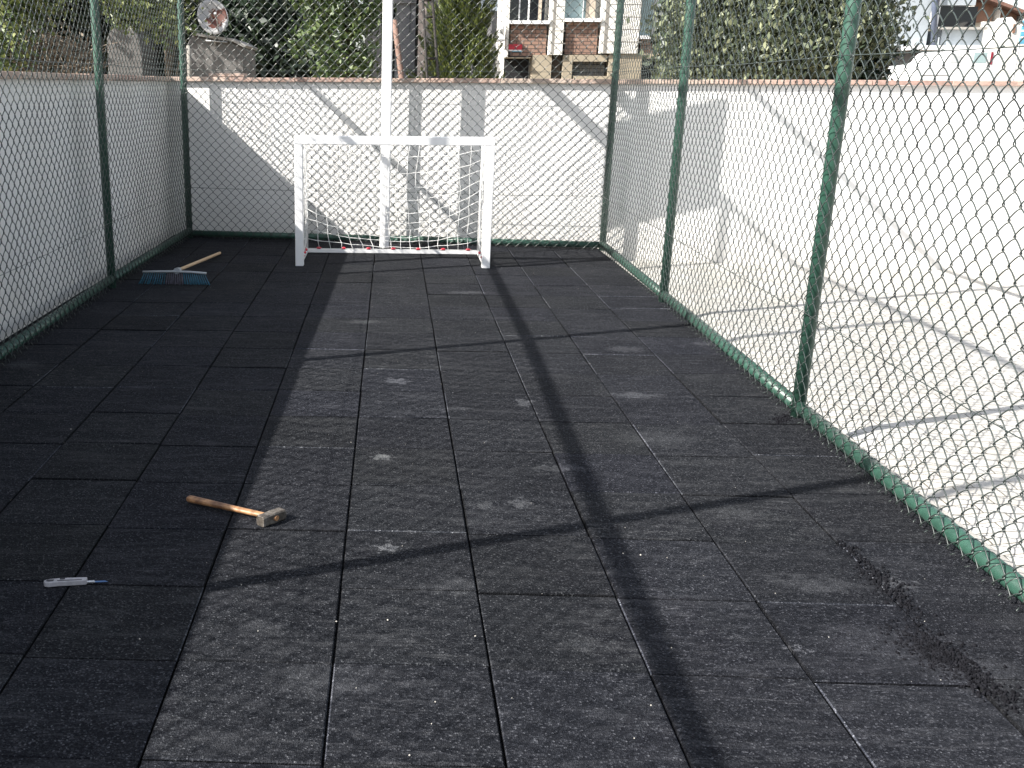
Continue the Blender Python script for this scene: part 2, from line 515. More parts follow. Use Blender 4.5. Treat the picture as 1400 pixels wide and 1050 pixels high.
def sweep(P, r, nrm, sides=4):
    """many wires at once: P (wires, points, 3); nrm a unit vector roughly across the wires"""
    W, K, _ = P.shape
    T = np.empty_like(P)
    T[:, 1:-1] = P[:, 2:] - P[:, :-2]; T[:, 0] = P[:, 1] - P[:, 0]; T[:, -1] = P[:, -1] - P[:, -2]
    T /= np.linalg.norm(T, axis=2, keepdims=True) + 1e-9
    nn = np.asarray(nrm, float)
    A = nn - T * (T @ nn)[..., None]
    A /= np.linalg.norm(A, axis=2, keepdims=True) + 1e-9
    B = np.cross(T, A)
    an = np.arange(sides) * 2 * PI / sides + PI / 4
    V = P[:, :, None, :] + r * (A[:, :, None, :] * np.cos(an)[None, None, :, None] + B[:, :, None, :] * np.sin(an)[None, None, :, None])
    idx = np.arange(W * K * sides).reshape(W, K, sides)
    a = idx[:, :-1]; b = idx[:, 1:]
    F = np.stack([a, np.roll(a, -1, 2), np.roll(b, -1, 2), b], -1).reshape(-1, 4)
    return V.reshape(-1, 3), F

# ------------------------------------------------------------------ where the ground lines run
def wall_y(x):            # face of the rear wall towards the court
    return 12.247 - 0.1183 * (x + 1.759)
def wall_x(y):            # face of the left wall towards the court
    return -2.535 + 0.023 * (y - 9.9)

# ------------------------------------------------------------------ SETTING: ground, court, yard
g = MB(); g.box(-300, 300, -120, 700, -1.2, -0.42)
tag(g.build('ground', M['earth']), kind='structure')
g = MB()
g.hexa([(-2.9, -7, -.4), (2.539, -7, -.4), (2.539, wall_y(2.539) + .05, -.4), (-2.9, wall_y(-2.9) + .05, -.4),
        (-2.9, -7, -.032), (2.539, -7, -.032), (2.539, wall_y(2.539) + .05, -.032), (-2.9, wall_y(-2.9) + .05, -.032)])
tag(g.build('court_slab', M['dark']), kind='structure')
# the rubber tiles: one flooring, every tile a block with worn edges, its own height and place
bm = bmesh.new()
tone = bm.loops.layers.color.new('tile_tone')
stag = {k: random.uniform(-0.02, 0.02) for k in range(-6, 6)}
stag[2] += 0.03; stag[3] += 0.03
for k in range(-6, 5):
    for mrow in range(-19, 20):
        x0 = k * .5 + .0035 + random.uniform(-.0012, .0012); x1 = k * .5 + .4965 + random.uniform(-.0012, .0012)
        if k == -6: x0 = -2.72
        if k == 4: x1 = 2.537
        y0 = 2.839 + mrow * .5 - stag[k] + .0022 + random.uniform(-.0014, .0014); y1 = y0 + .4956
        if y0 > wall_y(x0) - 0.02: continue
        ztop = random.uniform(-.0022, .0022)
        tl = [random.uniform(-.0020, .0020) for _ in range(4)]
        P = [(x0, y0), (x1, y0), (x1, y1), (x0, y1)]
        P = [(x, min(y, wall_y(x) - .004)) for x, y in P]
        cx = (x0 + x1) / 2; cy = (P[0][1] + P[2][1]) / 2
        c = .0040
        lo = [bm.verts.new((x, y, -.03)) for x, y in P]
        mid = [bm.verts.new((x, y, ztop - c * .9 + tl[i])) for i, (x, y) in enumerate(P)]
        top = [bm.verts.new((x + (c if x < cx else -c), y + (c if y < cy else -c), ztop + tl[i])) for i, (x, y) in enumerate(P)]
        fs = [bm.faces.new(top)]
        for a, b in ((lo, mid), (mid, top)):
            for i in range(4):
                j = (i + 1) % 4
                fs.append(bm.faces.new((a[i], a[j], b[j], b[i])))
        t = random.uniform(.95, 1.06); tb = t * random.uniform(.98, 1.03)
        for fi, f in enumerate(fs):
            # dusty worn edges: the chamfers carry more or less grey dust
            e = 1.0 if fi == 0 else (.75 if fi <= 4 else random.choice((.7, .8, .9, 1.0, 1.2, 1.6)))
            for l in f.loops: l[tone] = (min(1, t * .45 * e), min(1, t * .45 * e), min(1, tb * .45 * e), 1)
me = bpy.data.meshes.new('rubber_floor'); bm.to_mesh(me); bm.free()
tag(link('rubber_floor', me, M['rubber']), kind='structure')

# yard beyond the right fence: a shallow gutter along the fence, then pale paving
g = MB()
NY = 24
g.hexa([(2.540, -7, -.6), (2.62, -7, -.6), (2.66, wall_y(2.66), -.6), (2.540, wall_y(2.540), -.6),
        (2.540, -7, -.012), (2.60, -7, -.012), (2.64, wall_y(2.64), -.012), (2.540, wall_y(2.540), -.012)])
tag(g.build('kerb_strip', M['kerb']), kind='structure')
g = MB(); g.hexa([(2.61, -7, -.6), (3.0, -7, -.6), (3.0, wall_y(3.0), -.6), (2.61, wall_y(2.61), -.6),
                  (2.61, -7, -.20), (3.0, -7, -.14), (3.0, wall_y(3.0), -.14), (2.61, wall_y(2.61), -.20)])
tag(g.build('gutter', M['paver']), kind='structure')
g = MB(); g.hexa([(3.0, -7, -.6), (40, -7, -.6), (40, wall_y(40), -.6), (3.0, wall_y(3.0), -.6),
                  (3.0, -7, -.14), (40, -7, -.14), (40, wall_y(40), -.14), (3.0, wall_y(3.0), -.14)])
tag(g.build('yard_paving', M['paver']), kind='structure')

# ------------------------------------------------------------------ boundary walls with stone coping
def coping(mb, P0, P1, inward, zt, L=0.78, over=0.05, thick=0.048, width=0.30):
    P0 = Vector(P0); P1 = Vector(P1); d = (P1 - P0); n = int(d.length / L); d.normalize()
    for i in range(n):
        a = P0 + d * (i * L + .003); b = P0 + d * ((i + 1) * L - .003)
        o = over + random.uniform(-.002, .002); w = width
        z0 = zt + random.uniform(-.002, .002); z1 = z0 + thick + random.uniform(-.002, .003)
        q = [a + inward * o, b + inward * o, b - inward * (w - o), a - inward * (w - o)]
        mb.hexa([(p.x, p.y, z0) for p in q] + [(p.x, p.y, z1) for p in q])

t = empty('boundary_wall', (3, wall_y(3), -.14), 'long white rendered wall with pink stone coping behind the goal and yard', 'wall')
g = MB(); xa, xb = -2.62, 24.0
g.hexa([(xa, wall_y(xa), -.5), (xb, wall_y(xb), -.5), (xb, wall_y(xb) + .2, -.5), (xa, wall_y(xa) + .2, -.5),
        (xa, wall_y(xa), 1.80), (xb, wall_y(xb), 1.80), (xb, wall_y(xb) + .2, 1.80), (xa, wall_y(xa) + .2, 1.80)])
g.build('wall_face', M['wall'], t)
c = MB(); nb = Vector((-.1175, -.993, 0))
coping(c, (-2.50, wall_y(-2.50), 0), (xb, wall_y(xb), 0), nb, 1.802, over=.05)
cp = c.build('coping', M['cap'], t, bevel=.005)
t = empty('boundary_wall', (wall_x(5), 5, 0), 'white rendered wall with pink stone coping along the shaded left fence', 'wall')
g = MB(); ya, yb = -7.0, 12.62
g.hexa([(wall_x(ya) - .2, ya, -.5), (wall_x(ya), ya, -.5), (wall_x(12.33), 12.33, -.5), (wall_x(12.33) - .2, 12.33, -.5),
        (wall_x(ya) - .2, ya, 1.80), (wall_x(ya), ya, 1.80), (wall_x(12.33), 12.33, 1.80), (wall_x(12.33) - .2, 12.33, 1.80)])
g.build('wall_face', M['wall'], t)
c = MB(); coping(c, (wall_x(12.30), 12.30, 0), (wall_x(ya), ya, 0), Vector((1, -.023, 0)), 1.802, over=.055)
c.build('coping', M['cap'], t, bevel=.005)
# one loose slab lying on the coping behind the far left corner
p0 = at(288, 103, wall_y(-2) + .1); p1 = at(336, 103, wall_y(-2) + .1)
s = MB(); s.box(p0[0], p1[0], wall_y(-2) - .03, wall_y(-2) + .22, 1.858, 1.893)
tag(s.build('stone_slab', M['cap'], bevel=.004), 'loose pink stone slab lying flat on the wall coping below the satellite dish', 'slab')

# ------------------------------------------------------------------ chain-link fences
PW = 0.054; HH = 0.054           # half the width of a diamond, half its height
def mesh_panel(name, A, B, nrm, z0, z1, parent, fine=True, r=0.0029):
    """A, B: ends of the panel on the ground, nrm: unit vector towards the court"""
    A = np.array([A[0], A[1], 0.0]); B = np.array([B[0], B[1], 0.0])
    L = np.linalg.norm(B - A); D = (B - A) / L; nrm = np.array([nrm[0], nrm[1], 0.0])
    nw = max(1, int(round(L / PW))); p = L / nw
    nh = int(round((z1 - z0) / HH))
    if fine:
        tt = np.array([0.0, .07, .17, .38, .62, .83, .93])
        ov = 0.0046
        sx = np.array([-ov / p, -ov / p * .35, .10, .36, .64, .90, 1 + ov / p * .35])     # across, from apex to apex
        dz = np.array([0, .012, .05, .085, .085, .05, .012])                              # wires bow upward
        dd = np.array([0, .0030, .0042, .0042, .0042, .0042, .0030])
    else:
        tt = np.array([0.0]); sx = np.array([0.0]); dz = np.array([0.0]); dd = np.array([0.0])
    k = len(tt)
    S = np.empty(nh * k + 1); Z = np.empty(nh * k + 1); O = np.empty(nh * k + 1)
    for j in range(nh):
        a = sx if j % 2 == 0 else 1 - sx
        S[j * k:(j + 1) * k] = a; Z[j * k:(j + 1) * k] = j + tt + dz
        O[j * k:(j + 1) * k] = dd * (1 if j % 2 == 0 else -1)
    S[-1] = 0 if nh % 2 == 0 else 1; Z[-1] = nh; O[-1] = 0
    P = np.empty((nw, nh * k + 1, 3))
    # slow bulges of slack mesh
    for i in range(nw):
        s = S if i % 2 == 0 else 1 - S
        al = (i + s) * p + 0.004 * np.sin(Z * .5 + i * .23) * (1 if fine else 0)
        zz = z0 + Z * HH + 0.006 * np.sin(i * .35 + 1.3)
        off = O * (1 if i % 2 == 0 else -1) + 0.007 * np.sin(i * .31) * np.sin(Z * .13) * np.sin(PI * np.clip((i + s) / nw, 0, 1))
        P[i] = A + D * al[:, None] + nrm * off[:, None]
        P[i, :, 2] = zz
    V, F = sweep(P, r, nrm, 4 if fine else 3)
    me = mesh_np(name, V, F, smooth=True)
    return link(name, me, M['wire'], parent)

def fence(posts, side, zr, label, fine_z=2.95, corner=(True, True), fine_spans=None, top=5.85, gauge=.0028):
    """posts: centres on the ground, side: +1 when the court lies left of the walking direction"""
    c = posts[len(posts) // 2]
    t = empty('chain_link_fence', (c[0], c[1], 0), label, 'fence', 'green chain link fences round the small court')
    RP = 0.037
    for i, (x, y) in enumerate(posts):
        if (i == 0 and not corner[0]) or (i == len(posts) - 1 and not corner[1]): continue
        m = MB(); m.tube([(x, y, -.1), (x, y, 2.0), (x, y, top + .05)], RP, 18)
        m.build('post', M['green'], t)
    for i in range(len(posts) - 1):
        a = Vector((*posts[i], 0)); b = Vector((*posts[i + 1], 0)); d = (b - a).normalized()
        n = Vector((-d.y, d.x, 0)) * side
        off = n * (RP + .006)
        rc = n * 0.004
        e = d * (RP * .8)
        for nm, z, rr in (('bottom_rail', zr, .036), ('middle_rail', 3.0, .034), ('top_rail', top, .034)):
            m = MB(); m.tube([a + e + rc + Vector((0, 0, z)), b - e + rc + Vector((0, 0, z))], rr, 16)
            m.build(nm, M['green'], t)
        fine = fine_spans is None or i in fine_spans
        mesh_panel('wire_mesh', (a + off)[:2], (b + off)[:2], n, zr - .045, fine_z, t, fine, gauge)
        mesh_panel('wire_mesh', (a + off)[:2], (b + off)[:2], n, 3.0, top, t, False, gauge)
        # tension wires with their twisted ties, and the wire that laces the mesh to the bottom rail
        for z in (0.60, 1.93):
            m = MB(); P = []
            L = (b - a).length
            for q in range(13):
                w = a + off + d * (L * q / 12); P.append(w + Vector((0, 0, z - .012 * math.sin(PI * q / 12))) + n * .005)
            m.tube(P, .0024, 5)
            for q in range(int(L / .43)):
                w = a + off + d * (.2 + q * .43) + Vector((0, 0, z - .010))
                m.tube([w - d * .008 + n * .004, w + n * .008 + Vector((0, 0, .004)), w + d * .009 + n * .004], .0045, 5)
            m.build('tension_wire', M['wire'], t)
        if fine:
            L = (b - a).length; P = []
            turns = int(L / PW * 0.5)
            for q in range(turns * 10):
                an = 2 * PI * q / 10; w = a + rc + d * (L * q / (turns * 10.0))
                P.append(w + n * (.0385 * math.cos(an)) + Vector((0, 0, zr + .0385 * math.sin(an))))
            m = MB(); m.tube(P, .0021, 4, caps=False)
            # cut ends of the mesh hanging below the rail
            for q in range(int(L / PW / 2)):
                w = a + off + d * ((q + .5) * PW * 2) + Vector((0, 0, zr - .042))
                m.tube([w, w + n * .012 + d * random.uniform(-.012, .012) - Vector((0, 0, min(.022, zr - .05)))], .0024, 4)
            m.build('lacing_wire', M['wire'], t)
    return t

LEFT = [(-2.25, 12.12), (-2.345, 8.95), (-2.37, 5.72), (-2.46, 2.50), (-2.53, -.70)]
RIGHT = [(2.57, 11.55), (2.52, 8.66), (2.465, 5.50), (2.43, 2.38), (2.40, -.75)]
fence([LEFT[0], (.098, 11.85), RIGHT[0]], -1, .052, 'green chain link fence across the far end behind the goal', gauge=.0036)
fence(LEFT, +1, .085, 'green chain link fence along the left wall, its lower half in shade', corner=(False, True), fine_spans=(0, 1, 2, 3), gauge=.0031)
fence(RIGHT, -1, .060, 'green chain link fence along the right, in front of the pale paved yard', corner=(False, True), fine_spans=(0, 1, 2, 3), gauge=.0027)

# ------------------------------------------------------------------ white post carrying a board above the goal
t = empty('white_post', (.10, 11.50, 0), 'tall thick white square post standing behind the small goal', 'post')
m = MB(); m.box(.045, .155, 11.445, 11.555, 0, 4.3); m.build('post_shaft', M['white_paint'], t, bevel=.012)
m = MB()
m.box(.05, .15, 10.40, 11.445, 3.22, 3.32); m.box(.05, .15, 10.40, 11.445, 3.82, 3.90); m.box(.055, .145, 10.38, 10.42, 3.32, 3.82)
m.build('arm', M['white_paint'], t, bevel=.006)
m = MB(); m.box(-.68, .88, 10.345, 10.38, 2.98, 4.12); m.build('backboard', M['white_paint'], t, bevel=.006)

# ------------------------------------------------------------------ small goal
GL, GR, GF, GB, GH = -.755, 1.135, 10.24, 11.07, 1.29
t = empty('small_goal', ((GL + GR) / 2, GF, 0), 'small white square-tube football goal with white net standing on the black rubber floor', 'goal')
w = .041
for x in (GL, GR):
    m = MB(); m.box(x - w, x + w, GF - w, GF + w, 0, GH - 2 * w - .0005); m.build('goal_post', M['white_paint'], t, bevel=.006)
m = MB(); m.box(GL - w, GR + w, GF - w, GF + w, GH - 2 * w, GH); m.build('crossbar', M['white_paint'], t, bevel=.006)
for x in (GL, GR):
    m = MB(); m.box(x - .02, x + .02, GF + w + .001, GB + .02, .004, .044); m.build('side_bar', M['white_paint'], t, bevel=.004)
    m = MB(); m.tube([(x, GB, .045), (x, GB, 1.20), (x, GB - .03, 1.235), (x, GF + w, 1.245)], .0135, 10); m.build('rear_upright', M['white_paint'], t)
m = MB(); m.box(GL + .021, GR - .021, GB - .02, GB + .02, .004, .044); m.build('back_bar', M['white_paint'], t, bevel=.004)
# net: a slack sheet of square meshes behind, plus two side panels
net = MB(); rr = .0034
NX, NZ = 17, 11
def netp(u, v):
    u = min(max(u, 0), 1)
    s = 4 * u * (1 - u)
    z = .05 + (1.23 - .05) * (1 - v)
    z -= s * (.17 * math.sin(PI * min(1, (1 - v) * 1.05)) + .05 * (1 - v)) * (.8 + .5 * u)
    z -= .05 * s * math.sin(v * PI)
    if v > .9: z += .02 * s * (v - 1) * 10
    y = GB - .02 + .10 * s * math.sin(PI * v) - .04 * (1 - v)
    x = GL + .02 + (GR - GL - .04) * u + .03 * math.sin(v * 7 + u * 5) * s + .05 * max(0, v - .8) * 5 * s
    return Vector((x, y, max(z, .03)))
jit = {}
def J(i, j):
    if (i, j) not in jit:
        k = 0 if i in (0, NX) or j in (0, NZ) else 1
        jit[(i, j)] = Vector((random.uniform(-.012, .012), random.uniform(-.015, .015), random.uniform(-.014, .010))) * k
    return netp(i / NX, j / NZ) + jit[(i, j)]
for j in range(NZ + 1):
    net.tube([J(i, j) for i in range(NX + 1)], rr * (1.25 if j == 0 else 1), 5)
for i in range(NX + 1):
    net.tube([J(i, j) for j in range(NZ + 1)], rr, 5)
for x, sg in ((GL, 1), (GR, -1)):
    n2, n3 = 7, 11
    def sp(a, b):
        yy = GF + w + .006 + (GB - GF - w - .02) * a / n2
        zz = .05 + 1.16 * b / n3 - .05 * math.sin(PI * a / n2) * (1 if 0 < b else 0)
        return Vector((x + sg * (.005 + .03 * math.sin(PI * a / n2) * math.sin(PI * b / n3)) + random.uniform(-.006, .006), yy, zz + random.uniform(-.006, .006)))
    G = [[sp(a, b) for b in range(n3 + 1)] for a in range(n2 + 1)]
    for a in range(n2 + 1): net.tube(G[a], rr, 5)
    for b in range(n3 + 1): net.tube([G[a][b] for a in range(n2 + 1)], rr, 5)
net.build('net', M['white_rope'], t)
def clip(x, y, along):
    m = MB(); d = Vector((.026, 0, 0)) if along == 'x' else Vector((0, .026, 0))
    c = Vector((x, y, .047))
    m.tube([c - d, c - d * .6 + Vector((0, 0, .006)), c + Vector((0, 0, .009)), c + d * .6 + Vector((0, 0, .006)), c + d], [.007, .013, .015, .013, .007], 8)
    m.build('net_clip', M['red'], t)
for i in range(7): clip(GL + .14 + i * .272, GB - .012, 'x')
for y in (10.52, 10.74, 10.93): clip(GL + .012, y, 'y')
for y in (10.55, 10.85): clip(GR - .012, y, 'y')

# ------------------------------------------------------------------ broom
hl = gnd(192, 389); hr = gnd(284, 391)
cx, cy = (hl[0] + hr[0]) / 2, (hl[1] + hr[1]) / 2 + .05
t = empty('broom', (cx, cy, 0), 'broom with blue bristles and pale wooden handle on the shaded floor', 'broom')
hw = (hr[0] - hl[0]) / 2 - .02
m = MB()
m.tube([(cx - hw, cy, .112), (cx - hw * .5, cy - .002, .117), (cx, cy, .119), (cx + hw * .5, cy - .002, .116), (cx + hw, cy - .012, .108)], .020, 10, squash=.5)
m.build('broom_head', M['broom_plastic'], t)
def bristles(lo, hi, name, mat):
    m = MB()
    nb = 30
    for i in range(nb):
        u = -1 + 2 * (i + .5) / nb
        if not (lo <= u < hi): continue
        for rrow in range(3):
            bx = cx + u * hw * .97; by = cy - .014 + rrow * .009
            fl = u * .05 + random.uniform(-.007, .007)
            m.tube([(bx, by, .108), (bx + fl * .4, by - .010, .06), (bx + fl, by - .028 + random.uniform(-.01, .01), .004 + random.uniform(0, .006))], [.0014, .0026, .0046], 6)
    m.build(name, mat, t)
bristles(-1, -.30, 'bristles', M['bristle']); bristles(-.30, .30, 'bristles', M['bristle_mid']); bristles(.30, 1.01, 'bristles', M['bristle'])
he = gnd(301, 346, .02)
hs = Vector((cx + .02, cy + .012, .125)); he = Vector((he[0], he[1], .022))
m = MB(); m.tube([hs + Vector((0, -.02, .0)), hs + (he - hs) * .05], [.030, .021], 12); m.build('socket', M['broom_plastic'], t)
m = MB(); m.tube([hs + (he - hs) * .02, hs + (he - hs) * .5, he - (he - hs) * .01, he], [.015, .0155, .0155, .011], 14); m.build('handle', M['broom_wood'], t)

# ------------------------------------------------------------------ hammer (modelled along its own axes, then laid down)
A = gnd(257, 682, .018); Bp = gnd(371, 707, .026)
hd = Vector((Bp[0] - A[0], Bp[1] - A[1], 0)); hlen = hd.length; ang = math.atan2(hd.y, hd.x)
t = empty('hammer', (Bp[0], Bp[1], 0), 'club hammer with worn wooden handle lying across the shadow edge on the rubber floor', 'hammer', rz=ang)
def local(o):
    o.matrix_parent_inverse = Matrix.Identity(4); return o
m = MB()
ks = [0, .02, .06, .2, .42, .62, .8, .93, 1.0]
rd = [.013, .0185, .0195, .0185, .0170, .0158, .0150, .0145, .0140]
m.tube([(-hlen * (1 - k) + .030 * k, 0, .0205 + .0065 * k) for k in ks], rd, 14, squash=.78)
local(m.build('handle', M['handle_wood'], t))
m = MB()
hx = .024
prof = [(-.062, .0235, .0215), (-.058, .0245, .0235), (-.022, .0225, .0235), (0, .0245, .0245), (.022, .0225, .0235), (.060, .0235, .0225), (.066, .021, .019)]
yaw = Matrix.Rotation(math.radians(-16), 3, 'Z')
vs = []
for (y, a, b) in prof:
    ch = .006
    for (x, z) in ((-a + ch, -b), (a - ch, -b), (a, -b + ch), (a, b - ch), (a - ch, b), (-a + ch, b), (-a, b - ch), (-a, -b + ch)):
        q = yaw @ Vector((x, y, 0)); vs.append((q.x, q.y, z + .0255))
n = len(m.v); m.v += vs
for i in range(len(prof) - 1):
    for k in range(8):
        k2 = (k + 1) % 8
        m.f.append((n + i * 8 + k, n + i * 8 + k2, n + (i + 1) * 8 + k2, n + (i + 1) * 8 + k)); m.sm.append(False)
m.f.append(tuple(n + k for k in range(7, -1, -1))); m.sm.append(False)
m.f.append(tuple(n + (len(prof) - 1) * 8 + k for k in range(8))); m.sm.append(False)
local(m.build('head', M['steel'], t, bevel=.0015))

# ------------------------------------------------------------------ utility knife
A = gnd(60, 799, .006); Bp = gnd(148, 795, .006)
hd = Vector((Bp[0] - A[0], Bp[1] - A[1], 0)); kl = hd.length
t = empty('utility_knife', (A[0], A[1], 0), 'grey utility knife with its snap-off blade out, lying on the shaded rubber floor', 'knife', rz=math.atan2(hd.y, hd.x))
def outline(mb, P, z0, z1):
    mb.prism([(x, y, z0) for x, y in P], (0, 0, z1 - z0))
hk = kl * .67
m = MB(); outline(m, [(0, -.004), (.006, -.015), (.022, -.019), (.05, -.015), (hk * .97, -.012), (hk, -.008), (hk, .014), (hk * .6, .016), (.05, .0155), (.02, .012), (.004, .005)], .002, .022)
local(m.build('knife_body', M['knife_grey'], t, bevel=.003))
m = MB(); outline(m, [(.008, -.006), (.02, -.011), (.036, -.009), (.038, .004), (.014, .004)], .0218, .0230); outline(m, [(.05, -.0095), (hk * .9, -.0085), (hk * .88, -.004), (.05, -.004)], .0218, .0228)
m.box(.058, .076, .002, .008, .0218, .0255)
local(m.build('grip', M['knife_black'], t))
m = MB(); outline(m, [(hk - .002, -.006), (hk + .030, -.006), (hk + .026, .006), (hk - .002, .006)], .006, .0105)
local(m.build('blade_guide', M['blade'], t))
m = MB(); outline(m, [(hk + .026, -.0055), (kl, -.0055), (kl - .012, .0055), (hk + .026, .0055)], .0075, .0083)
local(m.build('blade', M['blue'], t))

# ------------------------------------------------------------------ crumbs and chips on the floor
def scatter(name, pts, smin, smax, mat, flat=.6, sharp=1.0):
    V, F = [], []
    for (x, y) in pts:
        s = random.uniform(smin, smax); n = len(V); a0 = random.uniform(0, 6.28)
        ring = [(x + s * random.uniform(.6, 1.1) * math.cos(a0 + k * 1.257), y + s * random.uniform(.5, 1) * math.sin(a0 + k * 1.257)) for k in range(5)]
        V += [(a, b, .0005) for a, b in ring] + [(x + (a - x) * .7, y + (b - y) * .7, s * flat * random.uniform(.6, 1.2) + .002) for a, b in ring]
        V.append((x, y, s * flat * random.uniform(.9, 1.5) + .003))
        for k in range(5):
            j = (k + 1) % 5
            F.append((n + k, n + j, n + 5 + j)); F.append((n + k, n + 5 + j, n + 5 + k)); F.append((n + 5 + k, n + 5 + j, n + 10))
    return link(name, mesh_np(name, V, None, F), mat)
pts = []
for (p, q, nn, sp) in (((1150, 742), (1200, 790), 130, .020), ((1195, 785), (1238, 832), 210, .036), ((1235, 826), (1258, 868), 25, .018), ((1250, 868), (1300, 915), 420, .042), ((1290, 900), (1345, 938), 250, .036), ((1262, 884), (1300, 906), 200, .06), ((1060, 577), (1100, 562), 320, .022), ((1330, 930), (1395, 965), 140, .03)):
    a = gnd(*p); b = gnd(*q)
    for i in range(nn):
        u = random.random(); pts.append((a[0] + (b[0] - a[0]) * u + random.gauss(0, sp), a[1] + (b[1] - a[1]) * u + random.gauss(0, sp)))
tag(scatter('rubber_crumbs', [p for p in pts if p[0] < 2.42], .0025, .008, M['crumb'], .75), 'black rubber crumbs broken off the tiles near the right fence', 'crumbs', kind='stuff')
pts = []
for p in [(353, 863), (918, 886), (595, 960), (912, 763), (1286, 931), (1264, 850), (1060, 812), (852, 757), (876, 759), (1142, 562), (460, 850), (530, 848), (191, 874), (487, 941), (700, 955), (867, 1010), (890, 965), (1246, 933), (1133, 872), (590, 990), (560, 1033), (650, 455), (480, 605), (97, 587), (52, 513), (170, 561), (100, 505), (650, 870), (741, 812), (330, 800)]:
    a = gnd(*p); pts.append((a[0], a[1]))
o = scatter('plaster_chips', pts, .002, .0046, M['chip'], .3)
tag(o, 'small white plaster chips dropped on the rubber floor', 'chips', kind='stuff')
pts = []
for i in range(90):
    pts.append((random.uniform(-1.2, 2.35), random.uniform(2.2, 11.3)))
for i in range(40):
    pts.append((random.uniform(-2.1, -1.2), random.uniform(2.6, 9)))
tag(scatter('grit', pts, .0010, .0024, M['grit'], .5), 'fine pale grit spread over the rubber floor', 'grit', kind='stuff')

# ------------------------------------------------------------------ vegetation
def leaves(blobs, n, size, mat, name, parent, seed=1, shell=.55, droop=.25, elong=1.7, up=False, clump=0):
    rng = np.random.default_rng(seed)
    B = np.array([b[:3] for b in blobs]); Rr = np.array([b[3] for b in blobs])
    sq = np.array([b[4] if len(b) > 4 else 1.0 for b in blobs])
    w = Rr ** 2; w /= w.sum()
    nc = clump or max(60, n // 14)
    ci = rng.choice(len(blobs), nc, p=w)
    d = rng.normal(size=(nc, 3)); d /= np.linalg.norm(d, axis=1, keepdims=True)
    rad = Rr[ci] * (shell + (1 - shell) * rng.random(nc)) * (.82 + .3 * rng.random(nc))
    cc = B[ci] + d * rad[:, None] * np.stack([np.ones(nc), np.ones(nc), sq[ci]], 1)
    k = rng.integers(0, nc, n)
    c = cc[k] + rng.normal(size=(n, 3)) * (size * 2.0)
    out = d[k] + rng.normal(size=(n, 3)) * .75
    nrm = out / np.linalg.norm(out, axis=1, keepdims=True)
    ax = rng.normal(size=(n, 3)); ax[:, 2] -= droop * 2
    if up: ax = np.array([0, 0, 1.6]) + d[k] * .8 + rng.normal(size=(n, 3)) * .35
    ax -= nrm * (ax * nrm).sum(1, keepdims=True); ax /= np.linalg.norm(ax, axis=1, keepdims=True) + 1e-9
    sd = np.cross(nrm, ax)
    s = size * (.6 + .8 * rng.random(n))[:, None]
    V = np.stack([c - ax * s * .5 * elong, c - sd * s * .42 - nrm * s * .08, c + ax * s * .5 * elong - nrm * s * .12, c + sd * s * .42 - nrm * s * .08], 1).reshape(-1, 3)
    i = np.arange(n) * 4
    F = np.concatenate([np.stack([i, i + 2, i + 1], 1), np.stack([i, i + 3, i + 2], 1)])
    return link(name, mesh_np(name, V, None, F), mat, parent)

def trunk(base, blobs, r, parent, mat, limbs=7, lean=(0, 0), seed=0):
    rg = random.Random(seed); m = MB()
    bx, by, bz = base
    top = max(b[2] for b in blobs)
    P = [Vector((bx + lean[0] * q + rg.uniform(-.06, .06), by + lean[1] * q, bz + (top - bz) * q)) for q in (0, .12, .3, .5, .7, .9)]
    m.tube(P, [r * 1.35, r * 1.05, r * .9, r * .7, r * .45, r * .18], 10)
    for i in range(limbs):
        b = rg.choice(blobs); s = P[rg.choice((1, 2, 2, 3, 3, 4))]
        e = Vector(b[:3]) + Vector((rg.uniform(-.4, .4), rg.uniform(-.4, .4), rg.uniform(-.2, .4))) * b[3]
        mid = (s + e) / 2 + Vector((rg.uniform(-.2, .2), rg.uniform(-.2, .2), rg.uniform(.05, .3)))
        m.tube([s, mid, e], [r * .42, r * .28, r * .08], 7)
        for q in range(3):
            f = mid + (e - mid) * rg.random(); e2 = f + Vector((rg.uniform(-1, 1), rg.uniform(-1, 1), rg.uniform(-.4, .8))) * b[3] * .5
            m.tube([f, (f + e2) / 2 + Vector((0, 0, .05)), e2], [r * .12, r * .09, r * .03], 5)
    return m.build('trunk', mat, parent)

def blob(px, py, Y, rpx, sq=1.0):
    p = at(px, py, Y); return (p[0], p[1], p[2], rpx * Y / FPX, sq)

def tree(name, label, cat, blobs, n, size, mat, base_px, Y, r, seed=1, group=None, bark='bark', limbs=7, **kw):
    p = at(base_px, 100, Y)
    t = empty(name, (p[0], p[1], -.42), label, cat, group)
    trunk((p[0], p[1], -.42), blobs, r, t, M[bark], limbs, seed=seed)
    leaves(blobs, n, size, mat, 'crown', t, seed, **kw)
    return t

G = 'trees and shrubs beyond the walls'
# backdrop trees behind the left corner, shade put into their leaf colour
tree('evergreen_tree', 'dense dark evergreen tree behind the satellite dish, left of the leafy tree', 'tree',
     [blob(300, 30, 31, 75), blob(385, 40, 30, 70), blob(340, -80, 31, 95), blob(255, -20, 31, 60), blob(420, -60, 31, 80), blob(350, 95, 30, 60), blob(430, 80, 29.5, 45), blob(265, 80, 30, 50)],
     26000, .17, M['leaf_shade'], 340, 31, .22, 3, G, shell=.3)
tree('evergreen_tree', 'shade-coloured tree over the far left corner, behind the sunlit creeper', 'tree',
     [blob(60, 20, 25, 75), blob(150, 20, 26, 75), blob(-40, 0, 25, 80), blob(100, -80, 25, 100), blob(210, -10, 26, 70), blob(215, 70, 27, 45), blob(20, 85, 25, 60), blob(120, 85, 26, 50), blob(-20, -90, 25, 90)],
     26000, .15, M['leaf_shade'], 90, 25.5, .22, 4, G, shell=.3)
